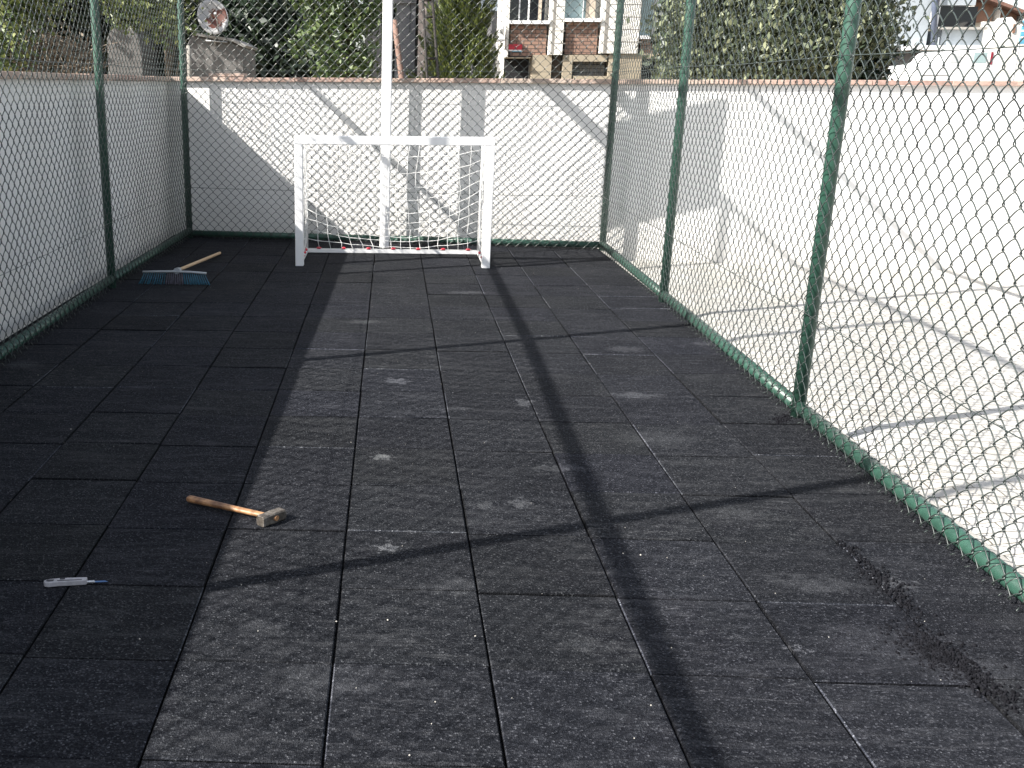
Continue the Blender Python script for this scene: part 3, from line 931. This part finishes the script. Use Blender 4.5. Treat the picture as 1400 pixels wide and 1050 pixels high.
# sunlit creeper at the far left
tree('climbing_shrub', 'sunlit bright green creeper hanging at the far left edge above the wall', 'shrub',
     [blob(8, 20, 19, 34), blob(38, 10, 19.2, 30), blob(10, 62, 18.6, 22), blob(-30, 40, 19, 45), blob(5, -25, 19, 45), blob(60, -25, 19.5, 38), blob(0, 92, 18.4, 16), blob(-25, 85, 18.5, 25)],
     4600, .085, M['leaf_bright'], -15, 19.4, .08, 5, G, elong=1.25, droop=.5)
tree('fig_tree', 'bright leafy branches hanging over the rounded grey hut by the left corner post', 'tree',
     [blob(170, 8, 20.5, 26), blob(205, 12, 20.6, 28), blob(235, 22, 20.4, 20), blob(190, -30, 20.6, 42), blob(232, -20, 20.8, 26), blob(253, 32, 20.3, 8), blob(225, 40, 20.3, 9)],
     3400, .085, M['leaf_bright'], 232, 21.2, .07, 6, G, elong=1.25, droop=.5)
# dry heap of cut branches on the left
pb = at(75, 95, 19.5)
t = empty('branch_heap', (pb[0], pb[1], -.42), 'heap of dry grey brushwood with dead leaves behind the left wall beside the creeper', 'brushwood', G)
m = MB(); rg = random.Random(5)
for i in range(150):
    a = at(rg.uniform(15, 130), rg.uniform(60, 135), 19.5 + rg.uniform(-.5, .8)); L = rg.uniform(.3, .9)
    th = rg.uniform(0, PI); d = Vector((math.cos(th), rg.uniform(-.4, .4), abs(math.sin(th)) * .7)) * L
    a = Vector(a); m.tube([a, a + d * .5 + Vector((0, 0, rg.uniform(-.05, .1))), a + d], [.012, .009, .004], 5)
for i in range(16):
    a = Vector(at(rg.uniform(20, 125), 150, 19.6 + rg.uniform(-.4, .8))); a.z = -.42
    m.tube([a, a + Vector((rg.uniform(-.3, .3), 0, 1.4)), a + Vector((rg.uniform(-.6, .6), 0, 2.3 + rg.uniform(0, .6)))], [.03, .022, .008], 6)
m.build('branches', M['drybranch'], t)
leaves([blob(60, 75, 19.7, 30), blob(90, 70, 19.9, 32), blob(110, 90, 19.9, 22), blob(35, 92, 19.6, 20)], 900, .07, plain('dead_leaves', (0.20, 0.165, 0.125), .9, var=.4, scale=20), 'dead_leaves', t, 15)
# leafy tree in the middle left
tree('leafy_tree', 'loose mid green leafy tree left of the white post, in front of the grey house', 'tree',
     [blob(455, 18, 22, 34), blob(485, 40, 22, 28), blob(430, 45, 21.8, 22), blob(408, 62, 21.6, 10), blob(470, -30, 22, 46), blob(505, 10, 22.2, 22), blob(455, 88, 22, 26), blob(490, 85, 22.2, 26), blob(420, -20, 22, 30)],
     4600, .072, M['leaf_mid'], 478, 22.4, .09, 7, G, elong=2.0, shell=.2)
# big olive-leaved tree at the right
tree('broadleaf_tree', 'broad dense olive green tree right of the apartment house, behind the right fence posts', 'tree',
     [blob(930, 30, 20, 40), blob(985, 20, 20, 55), blob(1050, 30, 19.6, 55), blob(1110, 30, 19.6, 55), blob(1165, 25, 19.8, 50), blob(1200, 45, 20, 36), blob(925, 85, 20, 32), blob(1000, 80, 19.8, 42),
      blob(1070, 85, 19.5, 40), blob(1130, 70, 19.5, 40), blob(960, -70, 20.4, 70), blob(1060, -70, 20, 80), blob(1150, -60, 20, 70), blob(1000, -150, 20.4, 70), blob(1100, -150, 20.2, 75), blob(1205, -20, 20.2, 40)],
     30000, .078, M['leaf_ivy'], 1060, 21.0, .2, 8, G, elong=1.5, droop=.8, shell=.45)
tree('broadleaf_tree', 'shade-coloured understorey tree showing below the olive green tree near the near right post', 'tree',
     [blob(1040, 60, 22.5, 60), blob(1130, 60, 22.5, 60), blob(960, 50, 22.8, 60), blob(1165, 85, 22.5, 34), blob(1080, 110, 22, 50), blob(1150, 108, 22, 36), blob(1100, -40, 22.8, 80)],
     16000, .13, M['leaf_shade'], 1110, 22.8, .16, 9, G, shell=.3)

# conifer: flame-like sprays along upturned boughs
def conifer(px, Y, w_px, label):
    p = at(px, 100, Y); base = Vector((p[0], p[1], -.42)); H = 5.4; W = w_px * Y / FPX / 2
    t = empty('conifer', tuple(base), label, 'tree', G)
    m = MB(); m.tube([base, base + Vector((0, 0, H * .5)), base + Vector((0, 0, H * .93))], [.11, .07, .015], 9); m.build('trunk', M['bark'], t)
    rng = np.random.default_rng(21)
    V, F = [], []
    sprays = 700
    for i in range(sprays):
        h = rng.random() ** .85
        z = H * (.03 + .93 * h)
        prof = (1 - h) ** .62 * (.72 + .5 * min(1, h * 3))
        a = rng.random() * 2 * PI; rr = W * prof * (.55 + .5 * rng.random())
        out = np.array([math.cos(a), math.sin(a), 0])
        root = np.array([base.x, base.y, base.z + z - .1]) + out * rr * .66
        L = (.42 + .42 * rng.random()) * (.55 + .6 * (1 - h))
        ddir = out * (.35 + .35 * rng.random()) + np.array([rng.normal() * .16, rng.normal() * .16, 1.0])
        ddir /= np.linalg.norm(ddir)
        sw = .040 + .024 * rng.random(); tone_c = rng.normal(size=3) * .02
        for q in range(88):
            u = rng.random()
            off = rng.normal(size=3); off -= ddir * (off @ ddir)
            wdt = sw * (1 - u) ** .7 * (.35 + 1.6 * min(u, .4))
            c = root + ddir * L * u + off * wdt * .7
            td = ddir * 1.0 + off * .16; td /= np.linalg.norm(td)
            l = .12 * (1.2 - .5 * u); wd = .0105
            sd = np.cross(td, rng.normal(size=3)); sd /= np.linalg.norm(sd) + 1e-9
            n = len(V)
            V += [c, c + td * l * .5 + sd * wd, c + td * l, c + td * l * .5 - sd * wd]
            F += [(n, n + 1, n + 2, n + 3)]
    link('crown', mesh_np('crown', np.array(V), np.array(F)), M['leaf_conifer'], t)
    # inner foliage, its dark colour standing in for shade between the sprays
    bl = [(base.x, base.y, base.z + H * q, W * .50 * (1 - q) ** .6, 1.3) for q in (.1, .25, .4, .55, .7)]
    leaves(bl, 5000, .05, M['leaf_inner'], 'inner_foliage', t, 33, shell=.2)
    return t
conifer(629, 22.5, 134, 'yellow green conifer with upswept flame-like sprays beside the wooden ladder')

# ------------------------------------------------------------------ huts, dish, poles, ladder
t = empty('concrete_hut', tuple(at(295, 105, 24.6) * np.array([1, 1, 0]) + np.array([0, 0, -.42])), 'low rough grey concrete hut with a sloping top under the satellite dish', 'hut')
def slab(mb, pix, Y, depth, zlow=None):
    P = [at(x, y, Y) for x, y in pix]
    if zlow is not None:
        P = [np.array([p[0], Y, zlow if y > 104 else p[2]]) for p, (x, y) in zip(P, pix)]
    mb.prism([tuple(p) for p in P], (0, depth, 0))
m = MB(); slab(m, [(252, 130), (250, 72), (262, 48), (290, 53), (318, 57), (334, 66), (336, 130)], 24.6, 2.0, -.42); m.build('hut_wall', M['hut'], t, bevel=.04)
m = MB(); slab(m, [(262, 44), (262, 48), (318, 57), (334, 65.5), (337, 62), (318, 52.5), (290, 48.5)], 24.5, 2.2); m.build('roof', M['concrete'], t, bevel=.01)
t = empty('concrete_hut', tuple(at(170, 105, 24) * np.array([1, 1, 0]) + np.array([0, 0, -.42])), 'small grey hut with a rounded top between the two left fence posts', 'hut')
m = MB(); slab(m, [(147, 130), (146, 52), (150, 42), (158, 36), (172, 35), (183, 39), (190, 52), (195, 75), (197, 130)], 24.0, 1.6, -.42); m.build('hut_wall', M['hut'], t, bevel=.03)

# satellite dish
dc = at(291, 23, 24.4); Y = 24.4
t = empty('satellite_dish', tuple(dc), 'round white satellite dish with a big rust patch, tilted up on the grey hut', 'satellite dish')
rad = 20 * Y / FPX; V, F = [], []
nr, na = 7, 40
for i in range(nr + 1):
    q = i / nr
    for k in range(na):
        a = 2 * PI * k / na; V.append((rad * q * math.cos(a) * .94, .16 * rad * (1 - q * q) * 1.6, rad * q * math.sin(a) * 1.1))
n0 = len(V)
for i in range(nr):
    for k in range(na):
        k2 = (k + 1) % na; F.append((i * na + k, i * na + k2, (i + 1) * na + k2, (i + 1) * na + k))
me = mesh_np('dish', np.array(V), np.array(F), smooth=True)
dz = link('dish', me, M['dish'], t); dz.matrix_parent_inverse = Matrix.Identity(4)
dz.rotation_euler = (math.radians(-14), math.radians(-18), math.radians(14))
so = dz.modifiers.new('thickness', 'SOLIDIFY'); so.thickness = .012
m = MB(); P = [(rad * .95 * math.cos(2 * PI * k / 40), 0, rad * 1.11 * math.sin(2 * PI * k / 40)) for k in range(41)]
m.tube(P, .011, 6, caps=False); rim = m.build('rim', M['galv'], dz); rim.matrix_parent_inverse = Matrix.Identity(4)
m = MB(); m.tube([(0, -.02, -rad * 1.0), (.03, -.32, -rad * .6), (.03, -.40, -rad * .25)], .013, 7); m.tube([(.03, -.37, -rad * .30), (.03, -.47, -rad * .2)], .03, 9)
fa = m.build('feed_arm', M['galv'], dz); fa.matrix_parent_inverse = Matrix.Identity(4)
m = MB(); m.tube([(0, .12, -.05), (0, .18, -rad * 1.0), (0, .14, -rad * 1.75)], .03, 9); m.tube([(-.2, .1, -rad * 1.45), (.3, .1, -rad * 1.55)], .02, 7)
mt = m.build('mount', M['galv'], t); mt.matrix_parent_inverse = Matrix.Identity(4)

# white tube stub on the wall top by the corner, leaning pole, ladder
p = at(259, 90, 20.0)
t = MB(); t.tube([(p[0], p[1], -.42), (p[0], p[1], 2.0), tuple(at(258, 62, 20.0))], .045, 10)
tag(t.build('stake', plain('grey_weathered_stake', (.25, .235, .21), .9)), 'short grey stake standing beside the concrete hut at the corner post', 'stake')
a = at(549, 107, 18); b = at(539, 28, 18.3); e = a + (a - b) * 1.25; e[2] = max(e[2], -.42)
m = MB(); m.tube([tuple(e), tuple(a), tuple((a + b) / 2), tuple(b)], [.05, .05, .048, .045], 10)
tag(m.build('wooden_pole', M['red_wood'], bevel=0), 'thin reddish wooden pole leaning just right of the white post, beyond the wall', 'pole')
Y = 18.5
def rail(x0, x1, dy=0.0):
    a = at(x0, 107, Y + dy); b = at(x1, -12, Y + .5 + dy); d = (a - b); k = (a[2] + .42) / (-(d[2])) if d[2] < 0 else 0
    k = (a[2] + .42) / (b[2] - a[2]); base = a - (b - a) * k
    return Vector(base), Vector(b)
La, Lb = rail(584, 577.5); Ra, Rb = rail(599, 590.5)
t = empty('wooden_ladder', tuple((La + Ra) / 2), 'dark wooden ladder leaning up in front of the conifer', 'ladder')
m = MB()
for (a, b) in ((La, Lb), (Ra, Rb)):
    m = MB(); m.tube([a, b], .034, 8, squash=.7); m.build('side_rail', M['ladder_wood'], t)
for q in (.12, .29, .46, .615, .70, .885, .96):
    a = La + (Lb - La) * q; b = Ra + (Rb - Ra) * q; dd = (b - a) * .08
    m = MB(); m.tube([a - dd, b + dd], .022, 8); m.build('rung', M['ladder_wood'], t)

# ------------------------------------------------------------------ houses
def R(mb, x0, y0, x1, y1, Y, d0=0.0, d1=.25, top=None, bottom=None):
    """block whose front face fills a rectangle of the facade plane at Y, from d0 (front, negative = proud) to d1 (back)"""
    p = at(x0, y1, Y); q = at(x1, y0, Y)
    mb.box(p[0], q[0], Y + d0, Y + d1, p[2] if bottom is None else bottom, q[2] if top is None else top)
    return mb

# grey house behind the leafy tree and the conifer
Y = 33.0
o = at(560, 100, Y)
t = empty('grey_house', (o[0], Y, -.42), 'low grey rendered house in shade behind the white post and the ladder', 'house')
m = MB(); R(m, 498, 0, 524, 107, Y, 0, 6, 5.2, -.42); R(m, 570, 0, 700, 107, Y, .001, 6, 5.2, -.42); R(m, 524, -20, 570, 4, Y, .0015, 6, 5.2); m.build('wall', M['grey_house'], t)
m = MB(); R(m, 524, 4, 570, 107, Y, .30, .4, None, -.42); m.build('recess', M['dark'], t)
m = MB(); R(m, 540, 3, 569, 60, Y, .12, .2, None, 1.9); m.build('door_panel', plain('grey_metal_panel', (.21, .21, .225), .6, var=.15, scale=3), t)
m = MB(); R(m, 560, 5, 561.5, 45, Y, .10, .119); R(m, 545, 5, 546, 55, Y, .10, .119); m.build('panel_strip', M['dark'], t)
m = MB(); R(m, 570, 0, 583, 107, Y, -.35, 0, 5.1, -.42); m.build('column', plain('pinkish_render', (.36, .31, .29), .9), t)
m = MB(); R(m, 490, -60, 705, -45, Y, -.5, 6.4); m.build('roof', M['tile_roof'], t)
m = MB(); R(m, 655, -5, 700, 7.6, Y, -.06, 0); R(m, 655, 9, 700, 15, Y, -.06, 0); m.build('shutter', plain('pale_blue_shutter', (.20, .24, .29), .7), t)
m = MB(); R(m, 672, 17, 700, 45, Y, -.05, 0); m.build('window', M['dark_glass'], t)

# apartment house
Y = 29.0
o = at(780, 107, Y)
t = empty('apartment_house', (o[0], Y, -.42), 'white apartment house with brown brick panels under its windows and a beige base', 'house')
TOPZ = 8.2
m = MB()
R(m, 690, 0, 697, 78, Y, -.10, .5, TOPZ); R(m, 748.5, 0, 772, 75, Y, -.12, .5, TOPZ); R(m, 818.5, 0, 876, 73, Y, -.10, .5, TOPZ)
zf = at(700, 28, Y)[2]
R(m, 697, 0, 906, 75, Y, .45, 7, TOPZ, 0)
m.build('wall', M['facade'], t)
for x0, x1, ys in ((757, 771.9, (9, 26, 42, 59)), (829, 875.9, (6, 23, 40, 57)),):
    m = MB()
    for y in ys: R(m, x0, y, x1, y + 1.1, Y, -.122 if x0 < 800 else -.103, -.05)
    R(m, x0 - 1, -8, x0, 74 if x0 < 800 else 73, Y, -.123 if x0 < 800 else -.104, -.05, TOPZ - .1)
    m.build('joint_lines', M['facade_line'], t)
m = MB(); R(m, 697, 33.5, 748.5, 77, Y, .02, .44); m.build('brick_panel', M['brick'], t)
m = MB(); R(m, 772, 30, 818.5, 74, Y, .02, .44); m.build('brick_panel', M['brick'], t)
m = MB(); R(m, 876, 52, 899, 73, Y, .02, .44); m.build('brick_panel', M['brick'], t)
for (x0, x1, y) in ((696, 751, 28.5), (771, 820.5, 25.5), (874.5, 899, 49)):
    m = MB(); R(m, x0, y, x1, y + 4.5, Y, -.16, .44); m.build('window_sill', M['white_paint'], t)
# windows, two storeys
for s in (0, 1):
    dz_ = 3.0 * s
    def W(x0, y0, x1, y1, a, b):
        mm = MB(); p = at(x0, y1, Y); q = at(x1, y0, Y); mm.box(p[0], q[0], Y + a, Y + b, p[2] + dz_, q[2] + dz_); return mm
    wd = W(697, -38, 748.5, 28.4, .12, .14).build('window', M['dark_glass'], t)
    for x in (710.5, 723.5): W(x, -38, x + 1.6, 28.3, .03, .10).build('window_bar', M['white_paint'], wd)
    W(736, -38, 744, 28.3, .10, .118).build('curtain', M['curtain'], wd)
    wd = W(772, -38, 818.5, 25.4, .12, .14).build('window', M['pale_glass'], t)
    W(797, -38, 801, 25.3, .03, .10).build('frame', M['white_paint'], wd)
    W(801.2, -38, 818.4, 25.3, .10, .118).build('curtain', M['curtain'], wd)
    W(876, -38, 899, 48.9, .12, .14).build('window', M['pale_glass'], t)
m = MB(); R(m, 726, 75.2, 754.5, 112, Y, -.03, .44, None, -.42); R(m, 768, 75.2, 783, 112, Y, -.03, .44, None, -.42); R(m, 783, 75.2, 830, 84, Y, -.03, .44); R(m, 783, 104, 830, 112, Y, -.03, .44, None, -.42)
R(m, 830, 73.2, 878, 112, Y, -.03, .44, None, -.42); R(m, 878, 73.2, 906, 80, Y, -.03, .44); R(m, 690, 78.3, 726, 79.6, Y, -.03, .44)
m.build('base', M['beige'], t)
m = MB(); R(m, 690, 79.8, 726, 112, Y, .40, .43, None, -.42); m.build('opening', M['dark'], t)
m = MB(); R(m, 754.5, 75.2, 768, 112, Y, .1, .43, None, -.42); m.build('recess', M['brown'], t)
m = MB(); R(m, 878, 80, 906, 112, Y, .40, .43, None, -.42); m.build('opening', M['dark'], t)
wd = MB(); R(wd, 783, 84, 830, 104, Y, .30, .33); wd = wd.build('basement_window', plain('dusty_glass', (.34, .34, .32), .3), t)
m = MB()
for i in range(9): R(m, 785 + i * 5.1, 84, 785.7 + i * 5.1, 104, Y, .02, .04)
for y in (87.5, 93.5, 99): R(m, 783, y, 830, y + .8, Y, .041, .055)
m.build('grille', M['dark'], wd)
m = MB(); p = at(690, 0, Y); q = at(906, 0, Y); m.box(p[0] - .3, q[0] + .3, Y - .5, Y + 7.2, TOPZ + .001, TOPZ + .25); m.build('roof', M['tile_roof'], t)
# small red and white plate on the brick panel
t = empty('wall_plate', tuple(at(703, 66, Y - .01)), 'small red plate with a white and pale blue lower band on the left brick panel', 'sign')
m = MB(); R(m, 695, 60.5, 714, 68, Y, -.02, .018); m.build('upper_field', M['red'], t)
m = MB(); R(m, 695, 68.1, 713, 69.9, Y, -.02, .018); m.build('lower_band', M['white_paint'], t)
m = MB(); R(m, 700, 70, 713, 71, Y, -.02, .018); m.build('blue_line', M['sign_blue'], t)
# air conditioner on the house side
Y2 = 28.6
t = empty('air_conditioner', tuple(at(686, 45, Y2)), 'white air conditioner unit on the left side of the apartment house', 'air conditioner')
m = MB(); R(m, 682, 33, 689.6, 54, Y2, 0, .5); m.build('housing', M['white_paint'], t, bevel=.03)
m = MB(); c = at(686, 43, Y2); m.tube([(c[0], Y2 - .012, c[2]), (c[0], Y2 - .002, c[2])], .065, 16); m.build('fan_grille', M['concrete'], t)
m = MB(); R(m, 680, 54.2, 690, 56, Y2, -.05, .5); m.build('bracket', M['galv'], t)

# blue-grey house at the right with its dark window
Y = 34.0
o = at(1290, 100, Y)
t = empty('blue_grey_house', (o[0], Y, -.42), 'blue grey house with wide dark window and white ledge beside olive tree', 'house')
m = MB()
R(m, 1205, -60, 1285, 63, Y, 0, 5); R(m, 1285, -60, 1345, 7, Y, .001, 5); R(m, 1285, 41, 1345, 63, Y, .0015, 5)
m.build('wall', M['blue_house'], t)
wd = MB(); R(wd, 1285, 8, 1345, 40, Y, .30, .34); wd = wd.build('window', M['dark_glass'], t)
m = MB(); R(m, 1280, -6, 1285, 41, Y, -.05, .29); m.build('frame', M['white_paint'], wd)
m = MB(); R(m, 1285.1, 12, 1289, 37, Y, .15, .28); m.build('shutter_box', M['timber'], wd)
m = MB(); R(m, 1279, 37.5, 1345, 40.5, Y, -.22, .28); m.build('window_sill', M['kerb'], t)
m = MB(); R(m, 1232, 63.2, 1345, 69, Y, -.5, 5); m.build('ledge', M['white_paint'], t)
m = MB(); a = at(1276, 64, Y - .12); b = at(1280, -60, Y - .12); m.tube([tuple(a), tuple(b)], .085, 10); m.build('drain_pipe', plain('dark_slate_pipe', (.10, .12, .17), .5), t)
m = MB(); R(m, 1205, 69.1, 1345, 130, Y, .5, 5, None, -.42); m.build('ground_floor', M['grey_house'], t)
m = MB(); R(m, 1263, 74, 1284, 112, Y, .38, .495, None, -.42); m.build('door', M['cream'], t)
m = MB(); R(m, 1209, 72, 1234, 108, Y, .42, .495, None, -.42); m.build('garage_opening', M['dark'], t)
m = MB(); R(m, 1190, -70, 1350, -60.2, Y, -.6, 5.3); m.build('roof', M['tile_roof'], t)
# white house behind it with a brown sloping roof
Y = 40.0
o = at(1380, 100, Y)
t = empty('white_house', (o[0], Y, -.42), 'white house with brown panels under a sloping brown roof edge', 'house')
m = MB(); R(m, 1330, 30, 1500, 120, Y, 0, 6, None, -.42); R(m, 1322, 0, 1334, 30, Y, .001, 6); R(m, 1365, 8, 1370, 30, Y, .001, 6); R(m, 1398, 18, 1500, 30, Y, .001, 6); m.build('wall', M['facade'], t)
m = MB(); R(m, 1334, 3, 1365, 30, Y, .25, .4); R(m, 1370, 10, 1398, 30, Y, .25, .4); m.build('timber_panel', M['timber'], t)
m = MB(); P = [at(x, y, Y - .3) for x, y in ((1318, -14), (1345, -3), (1402, 19), (1500, 55), (1500, 50), (1402, 14), (1345, -8), (1318, -19))]
m.prism([tuple(p) for p in P], (0, 6.5, 0)); m.build('roof', M['tile_roof'], t)
m = MB(); R(m, 1332, 62, 1363, 65, Y, -.10, 0); m.build('canopy', M['grey_house'], t)
wd = MB(); R(wd, 1331, 71, 1348, 87, Y, -.03, -.001); wd.build('window', M['pale_glass'], t)
# white gate pier with a rounded head, and the blue banner beside it
p = at(1378, 60, 33)
m = MB(); slab(m, [(1364, 120), (1363, 50), (1368, 32), (1376, 24), (1384, 23), (1390, 30), (1393, 50), (1394, 120)], 33.0, .5, -.42)
t = empty('gate_pier', (p[0], 33, -.42), 'white rounded pier with a small brown plaque, left of the blue banner', 'pier')
m.build('pier_body', M['facade'], t, bevel=.03)
m = MB(); R(m, 1383.5, 33, 1389, 45, 33, -.03, -.001); m.build('plaque', M['timber'], t)
p = at(1402, 50, 32.5)
t = empty('banner', (p[0], 32.5, -.42), 'blue and white banner panel at the right edge of the photo', 'banner')
m = MB(); R(m, 1393.5, 28, 1425, 60, 32.5, 0, .04); m.build('cloth', M['sign_blue'], t)
m = MB()
for y in (33, 41, 50): R(m, 1395, y, 1423, y + 2.2, 32.5, -.006, -.001)
m.build('stripes', M['white_paint'], t)
m = MB(); a = at(1393, 60, 32.52)
for x in (1394, 1424):
    a = at(x, 62, 32.52); m.tube([(a[0], 32.55, -.42), (a[0], 32.55, at(x, 26, 32.5)[2])], .03, 8)
m.build('banner_pole', M['galv'], t)

# white van parked beyond the wall
Yv = 29.0
x0 = at(1245, 100, Yv)[0]; k = Yv / FPX
o = at(1300, 110, Yv)
t = empty('white_van', (o[0], Yv, -.42), 'white van parked beyond the wall below the dark window', 'van')
prof = [(1243, 150), (1245, 112), (1249, 94), (1256, 89), (1272, 87.5), (1288, 84), (1293, 76), (1300, 70), (1320, 67), (1356, 68), (1362, 74), (1364, 100), (1364, 150)]
m = MB(); P = [at(x, y, Yv) for x, y in prof]
P = [np.array([p[0], Yv, max(p[2], -.12) if y < 140 else -.12]) for p, (x, y) in zip(P, prof)]
m.prism([tuple(p) for p in P], (0, 1.75, 0)); m.build('body', M['car_white'], t, bevel=.06, seg=3)
wdw = MB(); R(wdw, 1299, 73, 1315, 86, Yv, -.006, .004); wdw.build('side_window', plain('pale_reflecting_glass', (.50, .52, .53), .1), t)
wdw = MB(); R(wdw, 1330, 72, 1350, 86, Yv, -.006, .004); wdw.build('side_window', M['pale_glass'], t)
m = MB(); R(m, 1352.5, 71, 1358.5, 88, Yv, -.015, .02); m.build('tail_light', plain('dark_red_lens', (.22, .015, .03), .25), t)
m = MB(); R(m, 1258, 103, 1296, 103.7, Yv, -.004, .004); m.build('door_seam', M['brown'], t)
for x in (1262, 1345):
    c = at(x, 120, Yv); m = MB(); m.tube([(c[0], Yv - .02, -.12), (c[0], Yv + .2, -.12)], .30, 24); wh = m.build('wheel', M['tyre'], t)
    m = MB(); m.tube([(c[0], Yv - .03, -.12), (c[0], Yv - .015, -.12)], .18, 20); m.build('rim', M['galv'], wh)

# ------------------------------------------------------------------ light, sky, camera
SUN = Vector((-1.18, -.496, 1.0)).normalized()
L = bpy.data.lights.new('sun', 'SUN'); L.energy = 5.0; L.angle = math.radians(.40); L.color = (1.0, .955, .89)
so = bpy.data.objects.new('sun', L); so.rotation_euler = SUN.to_track_quat('Z', 'Y').to_euler(); so.location = (-8, -4, 9); COL.objects.link(so)
w = bpy.data.worlds.new('World'); sc.world = w; w.use_nodes = True
nt = w.node_tree; bg = nt.nodes['Background']
sky = nt.nodes.new('ShaderNodeTexSky'); sky.sky_type = 'NISHITA'; sky.sun_disc = False
sky.sun_elevation = math.asin(SUN.z); sky.sun_rotation = math.atan2(SUN.x, SUN.y)
sky.air_density = 1.0; sky.dust_density = 2.0; sky.altitude = 100
hs_ = nt.nodes.new('ShaderNodeHueSaturation'); hs_.inputs['Saturation'].default_value = .48
nt.links.new(sky.outputs[0], hs_.inputs['Color']); nt.links.new(hs_.outputs[0], bg.inputs['Color']); bg.inputs['Strength'].default_value = .125
cam = bpy.data.cameras.new('camera'); co = bpy.data.objects.new('camera', cam); COL.objects.link(co)
co.matrix_world = Matrix(((R_[0], U_[0], -F_[0], CAM[0]), (R_[1], U_[1], -F_[1], CAM[1]), (R_[2], U_[2], -F_[2], CAM[2]), (0, 0, 0, 1)))
cam.sensor_width = 36; cam.lens = 36 * FPX / 1400; cam.shift_x = (700 - PPX) / 1400; cam.shift_y = 0
cam.clip_start = .05; cam.clip_end = 2000
sc.camera = co
sc.view_settings.view_transform = 'Standard'; sc.view_settings.look = 'None'; sc.view_settings.gamma = 1.0
sc.view_settings.exposure = 1.2
sc.cycles.max_bounces = 6; sc.cycles.use_denoising = True
